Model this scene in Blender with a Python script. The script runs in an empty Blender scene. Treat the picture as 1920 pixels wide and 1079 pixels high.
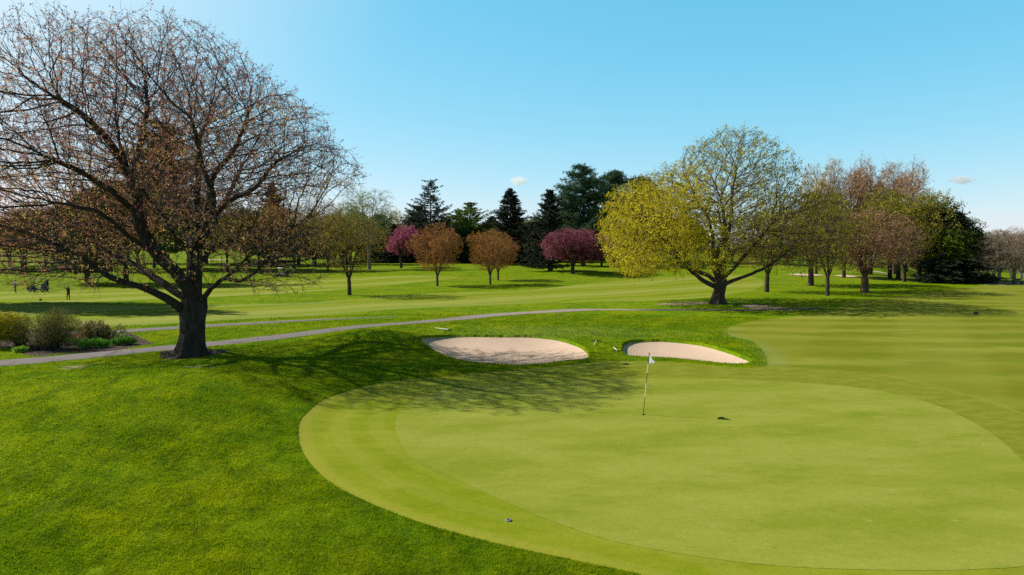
import bpy, bmesh, math, random
import numpy as np
from mathutils import Vector, Matrix
rng = np.random.default_rng(11)
random.seed(5)
scene = bpy.context.scene
C = scene.collection
# ------------------------------------------------------------------ camera model
F = 1280.0; CAMH = 6.0; PITCH = math.radians(3.35)
cp, sp_ = math.cos(PITCH), math.sin(PITCH)
def ray(px, py):
    u = (px - 960) / F; v = (py - 539.5) / F
    return np.array([u, cp - v * sp_, -sp_ - v * cp])
def px_at(px, py, depth):
    d = ray(px, py); t = depth / d[1]
    return np.array([0, 0, CAMH]) + d * t
def sstep(a, b, x):
    t = np.clip((x - a) / (b - a), 0, 1); return t * t * (3 - 2 * t)
# ------------------------------------------------------------------ terrain
def T0(x, y):
    x = np.asarray(x, float); y = np.asarray(y, float)
    yy = np.maximum(y, 1.0); u = x / yy
    zc = 0.0125 * np.maximum(0, y - 95) * sstep(90, 130, y)
    zc = np.minimum(zc, 4.5)
    zr = -5.2 * sstep(124, 205, y) + 0.035 * np.maximum(0, y - 225)
    zr = np.minimum(zr, 6.0)
    w = sstep(0.50, 0.64, u)
    z = zc * (1 - w) + zr * w
    # grassy mound in the left foreground
    gy = np.where(y < 26.5, np.exp(-((y - 26.5) / 9.0) ** 2), np.exp(-((y - 26.5) / 3.4) ** 2))
    gx = sstep(-6.0, -13.0, x) * sstep(-36, -24, x)
    z = z + 1.18 * gx * gy
    # rise behind the bunkers
    z = z + 0.45 * np.exp(-((x - 2) / 11.0) ** 2 - ((y - 49.5) / 4.0) ** 2)
    z = z + 0.85 * np.exp(-((x + 8.6) / 3.2) ** 2 - ((y - 42.0) / 3.6) ** 2)
    z = z + 0.16 * np.exp(-((x + 3) / 5.0) ** 2 - ((y - 33.5) / 1.6) ** 2)
    z = z + 0.10 * np.sin(x / 13 + 1.0) * np.sin(y / 17.0) * sstep(36, 60, y)
    z = z + 0.30 * np.sin(x / 29 + y / 41.0 + .7) * np.sin(y / 33.0 - x / 60.0) * sstep(70, 110, y) * (1 - w)
    z = z + 0.03 * np.sin(x / 2.7 + .3 * y) * np.sin(y / 3.1 + 1) * sstep(-7, -9, x)
    return z
def hit(px, py):
    d = ray(px, py)
    t = np.concatenate([np.arange(3, 160, .25), np.arange(160, 900, 1.0)])
    z = CAMH + d[2] * t - T0(d[0] * t, d[1] * t)
    k = np.argmax(z < 0)
    if z[k] >= 0: k = len(t) - 1
    a = z[k - 1] / (z[k - 1] - z[k] + 1e-9); tt = t[k - 1] + a * (t[k] - t[k - 1])
    return d[0] * tt, d[1] * tt
def hits(l): return np.array([hit(*p) for p in l])
def smooth_closed(P, n):
    P = np.asarray(P, float); m = len(P); out = []
    per = max(4, int(math.ceil(n / m)))
    for i in range(m):
        p0, p1, p2, p3 = P[i - 1], P[i], P[(i + 1) % m], P[(i + 2) % m]
        for k in range(per):
            t = k / per
            out.append(.5 * ((2 * p1) + (-p0 + p2) * t + (2 * p0 - 5 * p1 + 4 * p2 - p3) * t * t + (-p0 + 3 * p1 - 3 * p2 + p3) * t ** 3))
    return np.array(out)
def smooth_open(P, per):
    P = np.asarray(P, float); P = np.vstack([2 * P[0] - P[1], P, 2 * P[-1] - P[-2]]); out = []
    for i in range(1, len(P) - 2):
        p0, p1, p2, p3 = P[i - 1:i + 3]
        for k in range(per):
            t = k / per
            out.append(.5 * ((2 * p1) + (-p0 + p2) * t + (2 * p0 - 5 * p1 + 4 * p2 - p3) * t * t + (-p0 + 3 * p1 - 3 * p2 + p3) * t ** 3))
    out.append(P[-2]); return np.array(out)
def sdf(poly, X, Y, pad=6.0):
    """signed distance, positive inside; only near the polygon's box, else -pad"""
    out = np.full(X.shape, -float(pad)); lo = poly.min(0) - pad; hi = poly.max(0) + pad
    m = (X > lo[0]) & (X < hi[0]) & (Y > lo[1]) & (Y < hi[1])
    if not m.any(): return out
    x = X[m]; y = Y[m]; d2 = np.full(x.shape, 1e9); ins = np.zeros(x.shape, bool)
    n = len(poly)
    for i in range(n):
        ax, ay = poly[i]; bx, by = poly[(i + 1) % n]
        ex, ey = bx - ax, by - ay; wx, wy = x - ax, y - ay
        t = np.clip((wx * ex + wy * ey) / (ex * ex + ey * ey + 1e-12), 0, 1)
        d2 = np.minimum(d2, (wx - ex * t) ** 2 + (wy - ey * t) ** 2)
        if ay != by:
            c = ((ay > y) != (by > y)) & (x < (bx - ax) * (y - ay) / (by - ay) + ax)
            ins ^= c
    d = np.sqrt(d2); out[m] = np.maximum(np.where(ins, d, -d), -pad)
    return out
# zones, given where they lie on the ground
B1 = smooth_closed(hits([(788, 633), (805, 629), (850, 627.5), (930, 628), (1000, 629), (1050, 635), (1085, 646), (1102, 658), (1101, 671), (1060, 676), (1010, 682), (960, 683.5), (900, 680), (850, 671), (812, 655)]), 180)
B2 = smooth_closed(hits([(1166, 648), (1175, 640), (1200, 636.5), (1250, 637), (1310, 643), (1355, 654), (1390, 666), (1409, 675), (1400, 680.5), (1370, 681.5), (1320, 677), (1260, 671), (1200, 668), (1171, 664)]), 150)
GREEN = smooth_closed(hits([(742, 806), (752, 770), (800, 738), (900, 722), (1050, 712), (1200, 709), (1330, 710), (1480, 716), (1620, 728), (1740, 754), (1840, 800), (1915, 860), (1990, 960), (1960, 1045), (1830, 1066), (1600, 1066), (1400, 1054), (1180, 1020), (1060, 985), (960, 945), (860, 900), (775, 858)]), 260)
FRINGE = smooth_closed(hits([(557, 800), (575, 772), (620, 742), (720, 716), (860, 702), (1000, 690), (1110, 679), (1180, 676), (1260, 678), (1330, 684), (1400, 690), (1440, 686), (1520, 690), (1650, 702), (1800, 735), (1950, 790), (2150, 900), (2300, 1050), (2250, 1300), (1700, 1330), (1350, 1150), (1220, 1084), (1080, 1052), (900, 1012), (750, 967), (622, 908), (566, 850)]), 300)
FAIR1 = smooth_closed(hits([(1440, 688), (1433, 664), (1410, 641), (1364, 628), (1372, 612), (1420, 601), (1500, 592), (1570, 577), (1619, 563), (1735, 551), (1850, 536), (2100, 533), (2500, 540), (2700, 900), (2400, 1250), (2000, 900), (1800, 780), (1560, 735), (1440, 712)]), 200)
FAIR2 = smooth_closed(hits([(-700, 650), (-200, 628), (240, 611), (420, 601), (640, 589), (760, 579), (1000, 570), (1200, 564), (1330, 557), (1410, 545), (1430, 527), (1380, 516), (1240, 518), (1100, 532), (980, 545), (860, 549), (662, 561), (560, 569), (300, 574), (100, 572), (-300, 575), (-700, 580)]), 200)
FAIR3 = smooth_closed(hits([(-500, 566), (0, 567), (200, 566), (400, 558), (600, 546), (760, 532), (860, 519), (700, 518), (500, 528), (300, 538), (150, 545), (-100, 548), (-500, 550)]), 120)
DIRT = [smooth_closed(hits(l), 40) for l in (
    [(100, 692), (150, 684), (195, 681), (170, 690), (120, 695)],
    [(330, 690), (370, 685), (415, 687), (380, 692)],
    [(1218, 571), (1270, 567), (1330, 566), (1330, 570), (1280, 573)],
    [(1400, 570), (1470, 576), (1500, 583), (1440, 582), (1380, 575)],
    [(165, 1072), (178, 1066), (190, 1070), (176, 1076)],
    [(1830, 534), (1880, 530), (1960, 528), (1990, 531), (1900, 535)])]
MULCH = smooth_closed(hits([(-90, 655), (0, 652), (60, 668), (130, 662), (200, 660), (262, 649), (285, 645), (270, 636), (240, 624), (200, 622), (100, 618), (0, 618), (-90, 622)]), 80)
PATH1 = smooth_open(hits([(-200, 700), (-100, 691), (0, 682), (95, 674), (189, 665), (284, 656), (380, 647), (480, 637), (620, 619.5), (740, 608), (850, 599), (930, 591), (1040, 584), (1110, 581), (1200, 581.5), (1300, 581.5), (1400, 582), (1480, 580), (1540, 578)]), 16)
PW1 = 1.15
PATH2 = smooth_open(hits([(-160, 632), (0, 628), (150, 625), (260, 619.5), (400, 611), (520, 604), (620, 599), (690, 596.5), (745, 594.5)]), 16)
BED_TREE = hit(357, 664)
def bunker_depth(s, amp): return -amp * (1 - np.exp(-np.maximum(s, 0) / 1.3))
# ------------------------------------------------------------------ helpers
def tag(o, label=None, cat=None, group=None, kind=None):
    if label: o['label'] = label
    if cat: o['category'] = cat
    if group: o['group'] = group
    if kind: o['kind'] = kind
    return o
def empty(name, loc, rz=0.0):
    o = bpy.data.objects.new(name, None); C.objects.link(o); o.location = loc; o.rotation_euler[2] = rz; o.empty_display_size = .3
    return o
class Geo:
    def __init__(s): s.v = []; s.f = []; s.n = 0; s.r = []
    def add(s, V, Fc, m=0, r=None):
        V = np.asarray(V, np.float32).reshape(-1, 3); Fc = np.asarray(Fc, np.int64)
        if len(Fc) == 0: return
        s.v.append(V); s.f.append((Fc + s.n, m)); s.n += len(V)
        s.r.append(np.full(len(V), .5, np.float32) if r is None else np.broadcast_to(np.asarray(r, np.float32), (len(V),)))
    def build(s, name, mats, parent=None, smooth=False, attrs=None):
        me = bpy.data.meshes.new(name); V = np.vstack(s.v)
        me.vertices.add(len(V)); me.vertices.foreach_set('co', V.ravel())
        li = np.concatenate([f.ravel() for f, m in s.f]); cnt = np.concatenate([np.full(len(f), f.shape[1]) for f, m in s.f])
        mi = np.concatenate([np.full(len(f), m) for f, m in s.f])
        me.loops.add(len(li)); me.loops.foreach_set('vertex_index', li.astype(np.int32))
        me.polygons.add(len(cnt)); st = np.concatenate([[0], np.cumsum(cnt)[:-1]])
        me.polygons.foreach_set('loop_start', st.astype(np.int32))
        me.polygons.foreach_set('material_index', mi.astype(np.int32))
        me.polygons.foreach_set('use_smooth', np.full(len(cnt), smooth))
        a = me.attributes.new('rnd', 'FLOAT', 'POINT'); a.data.foreach_set('value', np.concatenate(s.r))
        for k, arr in (attrs or {}).items():
            a = me.attributes.new(k, 'FLOAT', 'POINT'); a.data.foreach_set('value', np.asarray(arr, np.float32))
        for m in (mats if isinstance(mats, (list, tuple)) else [mats]): me.materials.append(m)
        me.update(calc_edges=True)
        o = bpy.data.objects.new(name, me); C.objects.link(o)
        if parent is not None: o.parent = parent
        return o
    # --- primitives
    def box(s, c, size, m=0, rz=0, taper=1.0, r=None):
        c = np.asarray(c, float); x, y, z = np.asarray(size, float) / 2
        V = np.array([(-x, -y, -z), (x, -y, -z), (x, y, -z), (-x, y, -z), (-x * taper, -y * taper, z), (x * taper, -y * taper, z), (x * taper, y * taper, z), (-x * taper, y * taper, z)])
        cr, sr = math.cos(rz), math.sin(rz); V = np.column_stack([V[:, 0] * cr - V[:, 1] * sr, V[:, 0] * sr + V[:, 1] * cr, V[:, 2]])
        s.add(V + c, [(0, 3, 2, 1), (4, 5, 6, 7), (0, 1, 5, 4), (1, 2, 6, 5), (2, 3, 7, 6), (3, 0, 4, 7)], m, r)
    def tube(s, P, R, k=8, m=0, r=None, cap=True):
        P = np.asarray(P, float); n = len(P); R = np.broadcast_to(np.asarray(R, float), (n,))
        t = np.gradient(P, axis=0); t /= np.linalg.norm(t, axis=1)[:, None] + 1e-9
        mean = P[-1] - P[0]; mean = mean / (np.linalg.norm(mean) + 1e-9)
        ref = np.array([0, 0, 1.]) if abs(mean[2]) < .7 else np.array([1., 0, 0])
        a = np.cross(t, ref); a /= np.linalg.norm(a, axis=1)[:, None] + 1e-9; b = np.cross(t, a)
        ang = np.arange(k) / k * 2 * math.pi
        V = P[:, None, :] + R[:, None, None] * (a[:, None, :] * np.cos(ang)[None, :, None] + b[:, None, :] * np.sin(ang)[None, :, None])
        i = np.arange(n - 1)[:, None] * k; j = np.arange(k)[None, :]; j2 = (j + 1) % k
        Fq = np.stack([i + j, i + j2, i + k + j2, i + k + j], -1).reshape(-1, 4)
        s.add(V.reshape(-1, 3), Fq, m, r)
        if cap and k > 3:
            V2 = V.reshape(-1, 3); 
            s.add(V2[-k:], [tuple(range(k))], m, r); s.add(V2[:k], [tuple(range(k))[::-1]], m, r)
    def lathe(s, prof, k=16, c=(0, 0, 0), m=0, r=None):
        prof = np.asarray(prof, float); n = len(prof); ang = np.arange(k) / k * 2 * math.pi
        V = np.stack([prof[:, 0][:, None] * np.cos(ang), prof[:, 0][:, None] * np.sin(ang), np.broadcast_to(prof[:, 1][:, None], (n, k))], -1).reshape(-1, 3) + np.asarray(c, float)
        i = np.arange(n - 1)[:, None] * k; j = np.arange(k)[None, :]; j2 = (j + 1) % k
        s.add(V, np.stack([i + j, i + j2, i + k + j2, i + k + j], -1).reshape(-1, 4), m, r)
    def leaves(s, P, size, per=1, spread=0.0, elong=1.6, m=0, r=None, dirs=None, up=0.0, rg=None):
        rg = rg or rng
        P = np.repeat(np.asarray(P, float), per, axis=0); n = len(P)
        if n == 0: return
        if dirs is not None: d = np.repeat(dirs, per, axis=0) + rg.normal(0, .45, (n, 3))
        else: d = rg.normal(0, 1, (n, 3))
        d[:, 2] += up; d /= np.linalg.norm(d, axis=1)[:, None] + 1e-9
        q = rg.normal(0, 1, (n, 3)); b = np.cross(d, q); b /= np.linalg.norm(b, axis=1)[:, None] + 1e-9
        if spread: P = P + rg.normal(0, 1, (n, 3)) * spread
        L = size * rg.uniform(.6, 1.35, n)[:, None]
        nrm = np.cross(d, b)
        V = np.stack([P - d * L * .5, P + b * L * .5 / elong + nrm * L * .1, P + d * L * .5, P - b * L * .5 / elong + nrm * L * .1], 1)
        if r is None: rr = rg.uniform(0, 1, n)
        else: rr = np.clip(np.repeat(np.broadcast_to(r, (n // per,)), per) + rg.normal(0, .12, n), 0, 1)
        s.add(V.reshape(-1, 3), np.arange(4 * n).reshape(-1, 4), m, np.repeat(rr, 4))
def noise3(P, sc, seed=0):
    P = np.asarray(P) / sc; o = 0
    rg = np.random.default_rng(seed)
    for k in range(5):
        w = rg.normal(0, 1, 3); o = o + np.sin(P @ w * 2.2 + rg.uniform(0, 6.28))
    return o / 3.2
# ------------------------------------------------------------------ materials
class NT:
    def __init__(s, name):
        s.m = bpy.data.materials.new(name); s.m.use_nodes = True; s.t = s.m.node_tree; s.t.nodes.clear()
        s.out = s.n('ShaderNodeOutputMaterial')
    def n(s, typ, **kw):
        o = s.t.nodes.new(typ)
        for k, v in kw.items(): setattr(o, k, v)
        return o
    def l(s, a, b): s.t.links.new(a, b)
    def put(s, sock, v):
        if isinstance(v, bpy.types.NodeSocket): s.l(v, sock)
        elif isinstance(v, (tuple, list)) and len(v) == 3 and sock.type == 'RGBA': sock.default_value = (*v, 1)
        else: sock.default_value = v
    def pos(s): return s.n('ShaderNodeNewGeometry').outputs['Position']
    def obj(s): return s.n('ShaderNodeTexCoord').outputs['Object']
    def attr(s, name): return s.n('ShaderNodeAttribute', attribute_name=name).outputs['Fac']
    def noise(s, vec, scale, detail=4, rough=.55, dist=0):
        o = s.n('ShaderNodeTexNoise'); s.put(o.inputs['Vector'], vec); o.inputs['Scale'].default_value = scale
        o.inputs['Detail'].default_value = detail; o.inputs['Roughness'].default_value = rough; o.inputs['Distortion'].default_value = dist
        return o.outputs['Fac']
    def math(s, op, a, b=0.0, c=0.0, clamp=False):
        o = s.n('ShaderNodeMath', operation=op, use_clamp=clamp)
        for i, v in enumerate((a, b, c)): s.put(o.inputs[i], v)
        return o.outputs[0]
    def mix(s, f, a, b, mode='MIX'):
        o = s.n('ShaderNodeMix', data_type='RGBA', blend_type=mode); o.clamp_factor = True
        s.put(o.inputs[0], f); s.put(o.inputs[6], a); s.put(o.inputs[7], b); return o.outputs[2]
    def step(s, x, a, b, o0=0.0, o1=1.0):
        o = s.n('ShaderNodeMapRange', interpolation_type='SMOOTHSTEP'); s.put(o.inputs[0], x)
        for i, v in enumerate((a, b, o0, o1)): o.inputs[1 + i].default_value = v
        return o.outputs[0]
    def ramp(s, f, stops):
        o = s.n('ShaderNodeValToRGB'); e = o.color_ramp.elements
        while len(e) < len(stops): e.new(.5)
        for i, (p, c) in enumerate(stops): e[i].position = p; e[i].color = (*c, 1)
        s.put(o.inputs[0], f); return o.outputs[0]
    def mapping(s, vec, rz=0.0, scale=(1, 1, 1)):
        o = s.n('ShaderNodeMapping'); s.put(o.inputs[0], vec); o.inputs['Rotation'].default_value[2] = rz; o.inputs['Scale'].default_value = scale
        return o.outputs[0]
    def sep(s, vec):
        o = s.n('ShaderNodeSeparateXYZ'); s.put(o.inputs[0], vec); return o.outputs
    def bump(s, h, strength=.5, dist=.05):
        o = s.n('ShaderNodeBump'); s.put(o.inputs['Height'], h); o.inputs['Strength'].default_value = strength; o.inputs['Distance'].default_value = dist
        return o.outputs[0]
    def bsdf(s, col, rough=.85, normal=None, spec=.2, metal=0.0, sheen=0.0):
        o = s.n('ShaderNodeBsdfPrincipled'); s.put(o.inputs['Base Color'], col); s.put(o.inputs['Roughness'], rough)
        o.inputs['Specular IOR Level'].default_value = spec; o.inputs['Metallic'].default_value = metal
        if sheen: o.inputs['Sheen Weight'].default_value = sheen
        if normal is not None: s.l(normal, o.inputs['Normal'])
        return o.outputs[0]
    def trans(s, col, sh, amt):
        t = s.n('ShaderNodeBsdfTranslucent'); s.put(t.inputs[0], col)
        x = s.n('ShaderNodeMixShader'); s.put(x.inputs[0], amt); s.l(sh, x.inputs[1]); s.l(t.outputs[0], x.inputs[2]); return x.outputs[0]
    def done(s, sh): s.l(sh, s.out.inputs[0]); return s.m
def rough_col(t, p):
    n1 = t.noise(p, .22, 4, .6); n2 = t.noise(t.mapping(p, .3, (1, .55, 1)), 1.3, 5, .65); n3 = t.noise(p, 9, 3, .7)
    c = t.mix(t.step(n1, .38, .62), (0.097, 0.181, 0.0012), (0.162, 0.223, 0.0018))
    c = t.mix(t.math('MULTIPLY', t.step(n2, .5, .8), .30), c, (0.245, 0.285, 0.0040))
    c = t.mix(t.math('MULTIPLY', t.step(n2, .5, .32), .6), c, (0.042, 0.101, 0.0015))
    n4 = t.noise(t.mapping(p, .9, (1, .45, 1)), 3.6, 4, .7)
    c = t.mix(t.math('MULTIPLY', t.step(n4, .52, .70), .45), c, (0.241, 0.290, 0.0050))
    c = t.mix(t.math('MULTIPLY', t.step(n4, .48, .32), .5), c, (0.037, 0.088, 0.0015))
    f = t.noise(p, .45, 3, .6, 1.5)
    c = t.mix(t.math('MULTIPLY', t.step(f, .62, .75), .35), c, (0.139, 0.197, 0.0400))
    return c, n3, n2
def mat_ground():
    t = NT('turf'); p = t.pos(); xyz = t.sep(p)
    rc, n3, n2 = rough_col(t, p)
    # fine variation, stronger where seen close
    rc = t.mix(t.math('MULTIPLY', t.step(n3, .35, .7), .35), rc, t.mix(1, rc, (1.5, 1.4, 1.3), 'MULTIPLY'))
    wob = t.noise(p, .35, 3); wob2 = t.noise(p, .05, 2)
    # fairway on the right: broad mown bands running across plus diagonal crossing bands
    d1 = t.math('ADD', t.math('MULTIPLY', xyz[1], .995), t.math('MULTIPLY', xyz[0], .06))
    d1 = t.math('ADD', d1, t.math('MULTIPLY', wob, 2.6))
    s1 = t.math('SINE', t.math('MULTIPLY', d1, 2 * math.pi / 4.6))
    d2 = t.math('ADD', t.math('MULTIPLY', xyz[0], .86), t.math('MULTIPLY', xyz[1], -.5)); d2 = t.math('ADD', d2, t.math('MULTIPLY', wob, 1.5))
    s2 = t.math('SINE', t.math('MULTIPLY', d2, 2 * math.pi / 9.0))
    pn = t.noise(t.mapping(p, .0, (.5, 1.3, 1)), .42, 5, .6)
    pn0 = t.noise(t.mapping(p, .2, (.5, 1, 1)), .13, 3, .5)
    fa = t.mix(t.math('MULTIPLY_ADD', t.step(s1, -.9, .9), t.math('MULTIPLY_ADD', t.step(pn0, .3, .7), .75, .05), .15), (0.130, 0.160, 0.0060), (0.248, 0.264, 0.0320))
    fa = t.mix(t.math('MULTIPLY', t.step(s2, -.4, .4), .30), fa, (0.241, 0.254, 0.0340))
    fa = t.mix(t.math('MULTIPLY', t.step(pn, .52, .72), .55), fa, (.245, .195, .018))
    fa = t.mix(t.math('MULTIPLY', t.step(pn, .48, .32), .5), fa, (0.111, 0.145, 0.0070))
    # fairways beyond the path: bands on a diagonal
    a = math.radians(38); nx, ny = -math.sin(a), math.cos(a)
    d3 = t.math('ADD', t.math('MULTIPLY', xyz[0], nx), t.math('MULTIPLY', xyz[1], ny)); d3 = t.math('ADD', d3, t.math('MULTIPLY', wob2, 9))
    s3 = t.math('SINE', t.math('MULTIPLY', d3, 2 * math.pi / 4.2)); s4 = t.math('SINE', t.math('MULTIPLY', d3, 2 * math.pi / 13.0))
    fb = t.mix(t.step(s3, -.6, .6), (0.153, 0.212, 0.0060), (0.217, 0.254, 0.0200))
    fb = t.mix(t.math('MULTIPLY', t.step(s4, -.2, .9), .7), fb, (0.278, 0.295, 0.0600))
    fb = t.mix(t.math('MULTIPLY', t.step(pn, .5, .7), .3), fb, (0.204, 0.212, 0.0200))
    ed = t.math('MULTIPLY', t.math('SUBTRACT', t.noise(p, 2.5, 3), .5), .5)
    m1 = t.step(t.math('ADD', t.attr('fair1'), ed), -.45, .45); m2 = t.step(t.math('ADD', t.attr('fair2'), ed), -.3, .3)
    c = t.mix(m2, rc, fb); c = t.mix(m1, c, fa)
    pale = t.math('MULTIPLY', t.step(t.attr('pale'), 0.0, 1.0), .30)
    c = t.mix(pale, c, (0.222, 0.279, 0.1050))
    # olive dormant patches far away
    far = t.math('MULTIPLY', t.step(t.noise(t.mapping(p, .6, (.4, 1, 1)), .05, 4), .45, .65), t.step(xyz[1], 85, 120))
    c = t.mix(t.math('MULTIPLY', far, .55), c, (0.185, 0.207, 0.0160))
    dn = t.math('MULTIPLY', t.math('SUBTRACT', t.noise(p, 3.2, 6, .75), .62), 2.6)
    dm = t.step(t.math('ADD', t.attr('dirt'), dn), -.1, .5)
    c = t.mix(dm, c, t.mix(t.noise(p, 6, 4), (.34, .25, .16), (.50, .38, .27)))
    mu = t.step(t.attr('mulch'), -.05, .1)
    c = t.mix(mu, c, t.mix(t.step(t.noise(p, 14, 4, .7), .35, .65), (.035, .024, .020), (.15, .115, .10)))
    near = t.step(xyz[1], 70, 20)
    h = t.math('ADD', t.math('MULTIPLY', n3, .6), n2)
    h = t.math('ADD', h, t.math('MULTIPLY', t.noise(p, 28, 3, .7), .35))
    rgh = t.math('SUBTRACT', 1.0, t.math('MAXIMUM', m1, m2))
    b = t.n('ShaderNodeBump'); t.l(h, b.inputs['Height']); b.inputs['Distance'].default_value = .10
    t.l(t.math('ADD', t.math('MULTIPLY', rgh, .55), .15), b.inputs['Strength'])
    return t.done(t.bsdf(c, .95, b.outputs[0], .03))
def mat_blade():
    t = NT('grass_blades'); p = t.pos(); rc, n3, n2 = rough_col(t, p)
    r = t.attr('rnd')
    c = t.mix(1, rc, t.ramp(r, [(0, (.75, .85, .7)), (.55, (1.35, 1.25, 1.0)), (1, (2.3, 2.0, 1.8))]), 'MULTIPLY')
    sh = t.bsdf(c, .7, None, .10)
    return t.done(t.trans(t.mix(1, c, (1.5, 1.4, .6), 'MULTIPLY'), sh, .42))
def mat_green(fringe=False):
    t = NT('fringe_turf' if fringe else 'green_turf'); p = t.pos(); xyz = t.sep(p)
    n1 = t.noise(t.mapping(p, -.25, (.55, 1.2, 1)), .35, 5, .6); n2 = t.noise(t.mapping(p, .1, (.6, 1.2, 1)), 1.6, 5, .65); n3 = t.noise(p, 30, 3, .7); n4 = t.noise(p, .5, 3, .5)
    if fringe:
        c = t.mix(t.step(n1, .38, .62), (0.176, 0.223, 0.0060), (0.227, 0.254, 0.0160))
        c = t.mix(t.math('MULTIPLY', t.step(n2, .52, .7), .5), c, (0.250, 0.274, 0.0250))
        c = t.mix(t.math('MULTIPLY', t.step(n2, .48, .3), .45), c, (0.111, 0.166, 0.0050))
        c = t.mix(t.math('MULTIPLY', t.step(t.math('SINE', t.math('MULTIPLY', t.math('ADD', t.attr('edge'), t.math('MULTIPLY', n2, .3)), 5.2)), -.3, .5), .28), c, (0.259, 0.279, 0.0350))
        e = t.math('ADD', t.attr('edge'), t.math('MULTIPLY', t.math('SUBTRACT', n2, .5), .7))
        fo = t.step(t.math('ADD', xyz[0], t.math('MULTIPLY', xyz[1], -.15)), 5, -1)
        c = t.mix(t.math('MULTIPLY', t.math('MULTIPLY', t.step(e, .62, .1), .6), fo), c, (0.278, 0.269, 0.0300))
        c = t.mix(t.math('MULTIPLY', t.step(t.math('ADD', t.math('ADD', xyz[0], t.math('MULTIPLY', xyz[1], .35)), t.math('MULTIPLY', n1, 4)), 14, 21), .95), c, t.mix(t.step(n2, .3, .7), (0.153, 0.178, 0.0100), (0.217, 0.233, 0.0240)))
    else:
        c = t.mix(t.step(n1, .36, .64), (0.190, 0.230, 0.0180), (0.254, 0.279, 0.0400))
        c = t.mix(t.math('MULTIPLY', t.step(n2, .5, .72), .45), c, (0.278, 0.298, 0.0450))
        c = t.mix(t.math('MULTIPLY', t.step(n2, .47, .3), .35), c, (0.143, 0.202, 0.0080))
        c = t.mix(t.math('MULTIPLY', t.step(t.noise(p, .8, 4, .7, 1), .62, .74), .5), c, (.36, .26, .07))
        c = t.mix(t.math('MULTIPLY', t.step(t.noise(p, 2.6, 2, .4), .70, .76), .45), c, (.36, .29, .10))
        c = t.mix(t.math('MULTIPLY', t.step(t.noise(p, 7.5, 1, .3), .73, .77), .5), c, (0.120, 0.166, 0.0200))
        d = t.math('ADD', t.math('MULTIPLY', xyz[0], .35), t.math('MULTIPLY', xyz[1], -.94))
        s = t.math('SINE', t.math('MULTIPLY', t.math('ADD', d, t.math('MULTIPLY', n4, 1.2)), 2 * math.pi / 3.3))
        c = t.mix(t.math('MULTIPLY', t.step(s, -.3, .5), .22), c, (0.287, 0.305, 0.0480))
    n5 = t.noise(t.mapping(p, .5, (.7, 1.4, 1)), 5.5, 4, .7)
    c = t.mix(t.math('MULTIPLY', t.step(n5, .5, .72), .30), c, t.mix(1, c, (1.3, 1.22, 1.5), 'MULTIPLY'))
    c = t.mix(t.math('MULTIPLY', t.step(n5, .48, .3), .30), c, t.mix(1, c, (.68, .78, .5), 'MULTIPLY'))
    c = t.mix(t.math('MULTIPLY', t.step(n3, .48, .72), .42), c, t.mix(1, c, (1.4, 1.35, 1.4), 'MULTIPLY'))
    c = t.mix(t.math('MULTIPLY', t.step(n3, .48, .28), .42), c, t.mix(1, c, (.55, .62, .45), 'MULTIPLY'))
    h = t.math('ADD', t.math('MULTIPLY', n3, .5), n2)
    return t.done(t.bsdf(c, .85, t.bump(h, .35 if fringe else .2, .05), .04))
def mat_sand():
    t = NT('sand'); p = t.pos(); e = t.attr('edge')
    n = t.noise(p, 1.2, 4, .6)
    c = t.mix(n, (.50, .36, .255), (.62, .46, .345))
    c = t.mix(t.math('MULTIPLY', t.step(t.noise(p, 9, 4, .7), .5, .75), .3), c, (.42, .30, .215))
    w = t.math('SINE', t.math('MULTIPLY', t.math('ADD', e, t.math('MULTIPLY', t.noise(p, .5, 2), .35)), 34.0))
    h = t.math('ADD', t.math('MULTIPLY', t.math('MULTIPLY', w, t.step(t.noise(p, .35, 2), .3, .6)), .30), t.math('MULTIPLY', t.noise(p, 3.5, 4), .9))
    return t.done(t.bsdf(c, .95, t.bump(h, .35, .035), .1))
def mat_asphalt(fade=False):
    t = NT('path_asphalt'); p = t.pos()
    c = t.mix(t.noise(p, .9, 5, .65), (.135, .112, .110), (.225, .19, .185))
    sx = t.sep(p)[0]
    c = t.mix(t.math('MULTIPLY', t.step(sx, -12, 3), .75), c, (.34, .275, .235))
    c = t.mix(t.step(sx, 10, 15), c, (.085, .065, .06))  # right stretch darkened: shade painted into the asphalt colour
    c = t.mix(t.math('MULTIPLY', t.step(t.noise(p, 5, 5, .7), .6, .72), .5), c, (.09, .075, .075))
    v = t.n('ShaderNodeTexVoronoi', feature='DISTANCE_TO_EDGE'); t.put(v.inputs['Vector'], t.mix(.12, p, t.n('ShaderNodeTexNoise').outputs['Color'])); v.inputs['Scale'].default_value = .35
    c = t.mix(t.math('MULTIPLY', t.step(v.outputs[0], .02, .0), .6), c, (.06, .05, .05))
    e = t.math('ADD', t.attr('edge'), t.math('MULTIPLY', t.math('SUBTRACT', t.noise(p, 3, 4, .7), .5), .7))
    c = t.mix(t.step(e, .16, -.02), c, (.085, .14, .02))
    return t.done(t.bsdf(c, .9, t.bump(t.noise(p, 25, 3), .3, .02), .2))
def mat_bark(name, c1, c2, sc=1.0):
    t = NT(name); p = t.obj()
    n = t.noise(t.mapping(p, 0, (1, 1, .22)), 7 * sc, 6, .7, .6)
    c = t.mix(t.step(n, .35, .7), c1, c2)
    g = t.step(t.noise(p, 1.1, 3), .55, .75)
    c = t.mix(t.math('MULTIPLY', g, .35), c, tuple(x * 1.6 + .01 for x in c2))
    return t.done(t.bsdf(c, .9, t.bump(n, .8, .08), .15))
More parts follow.
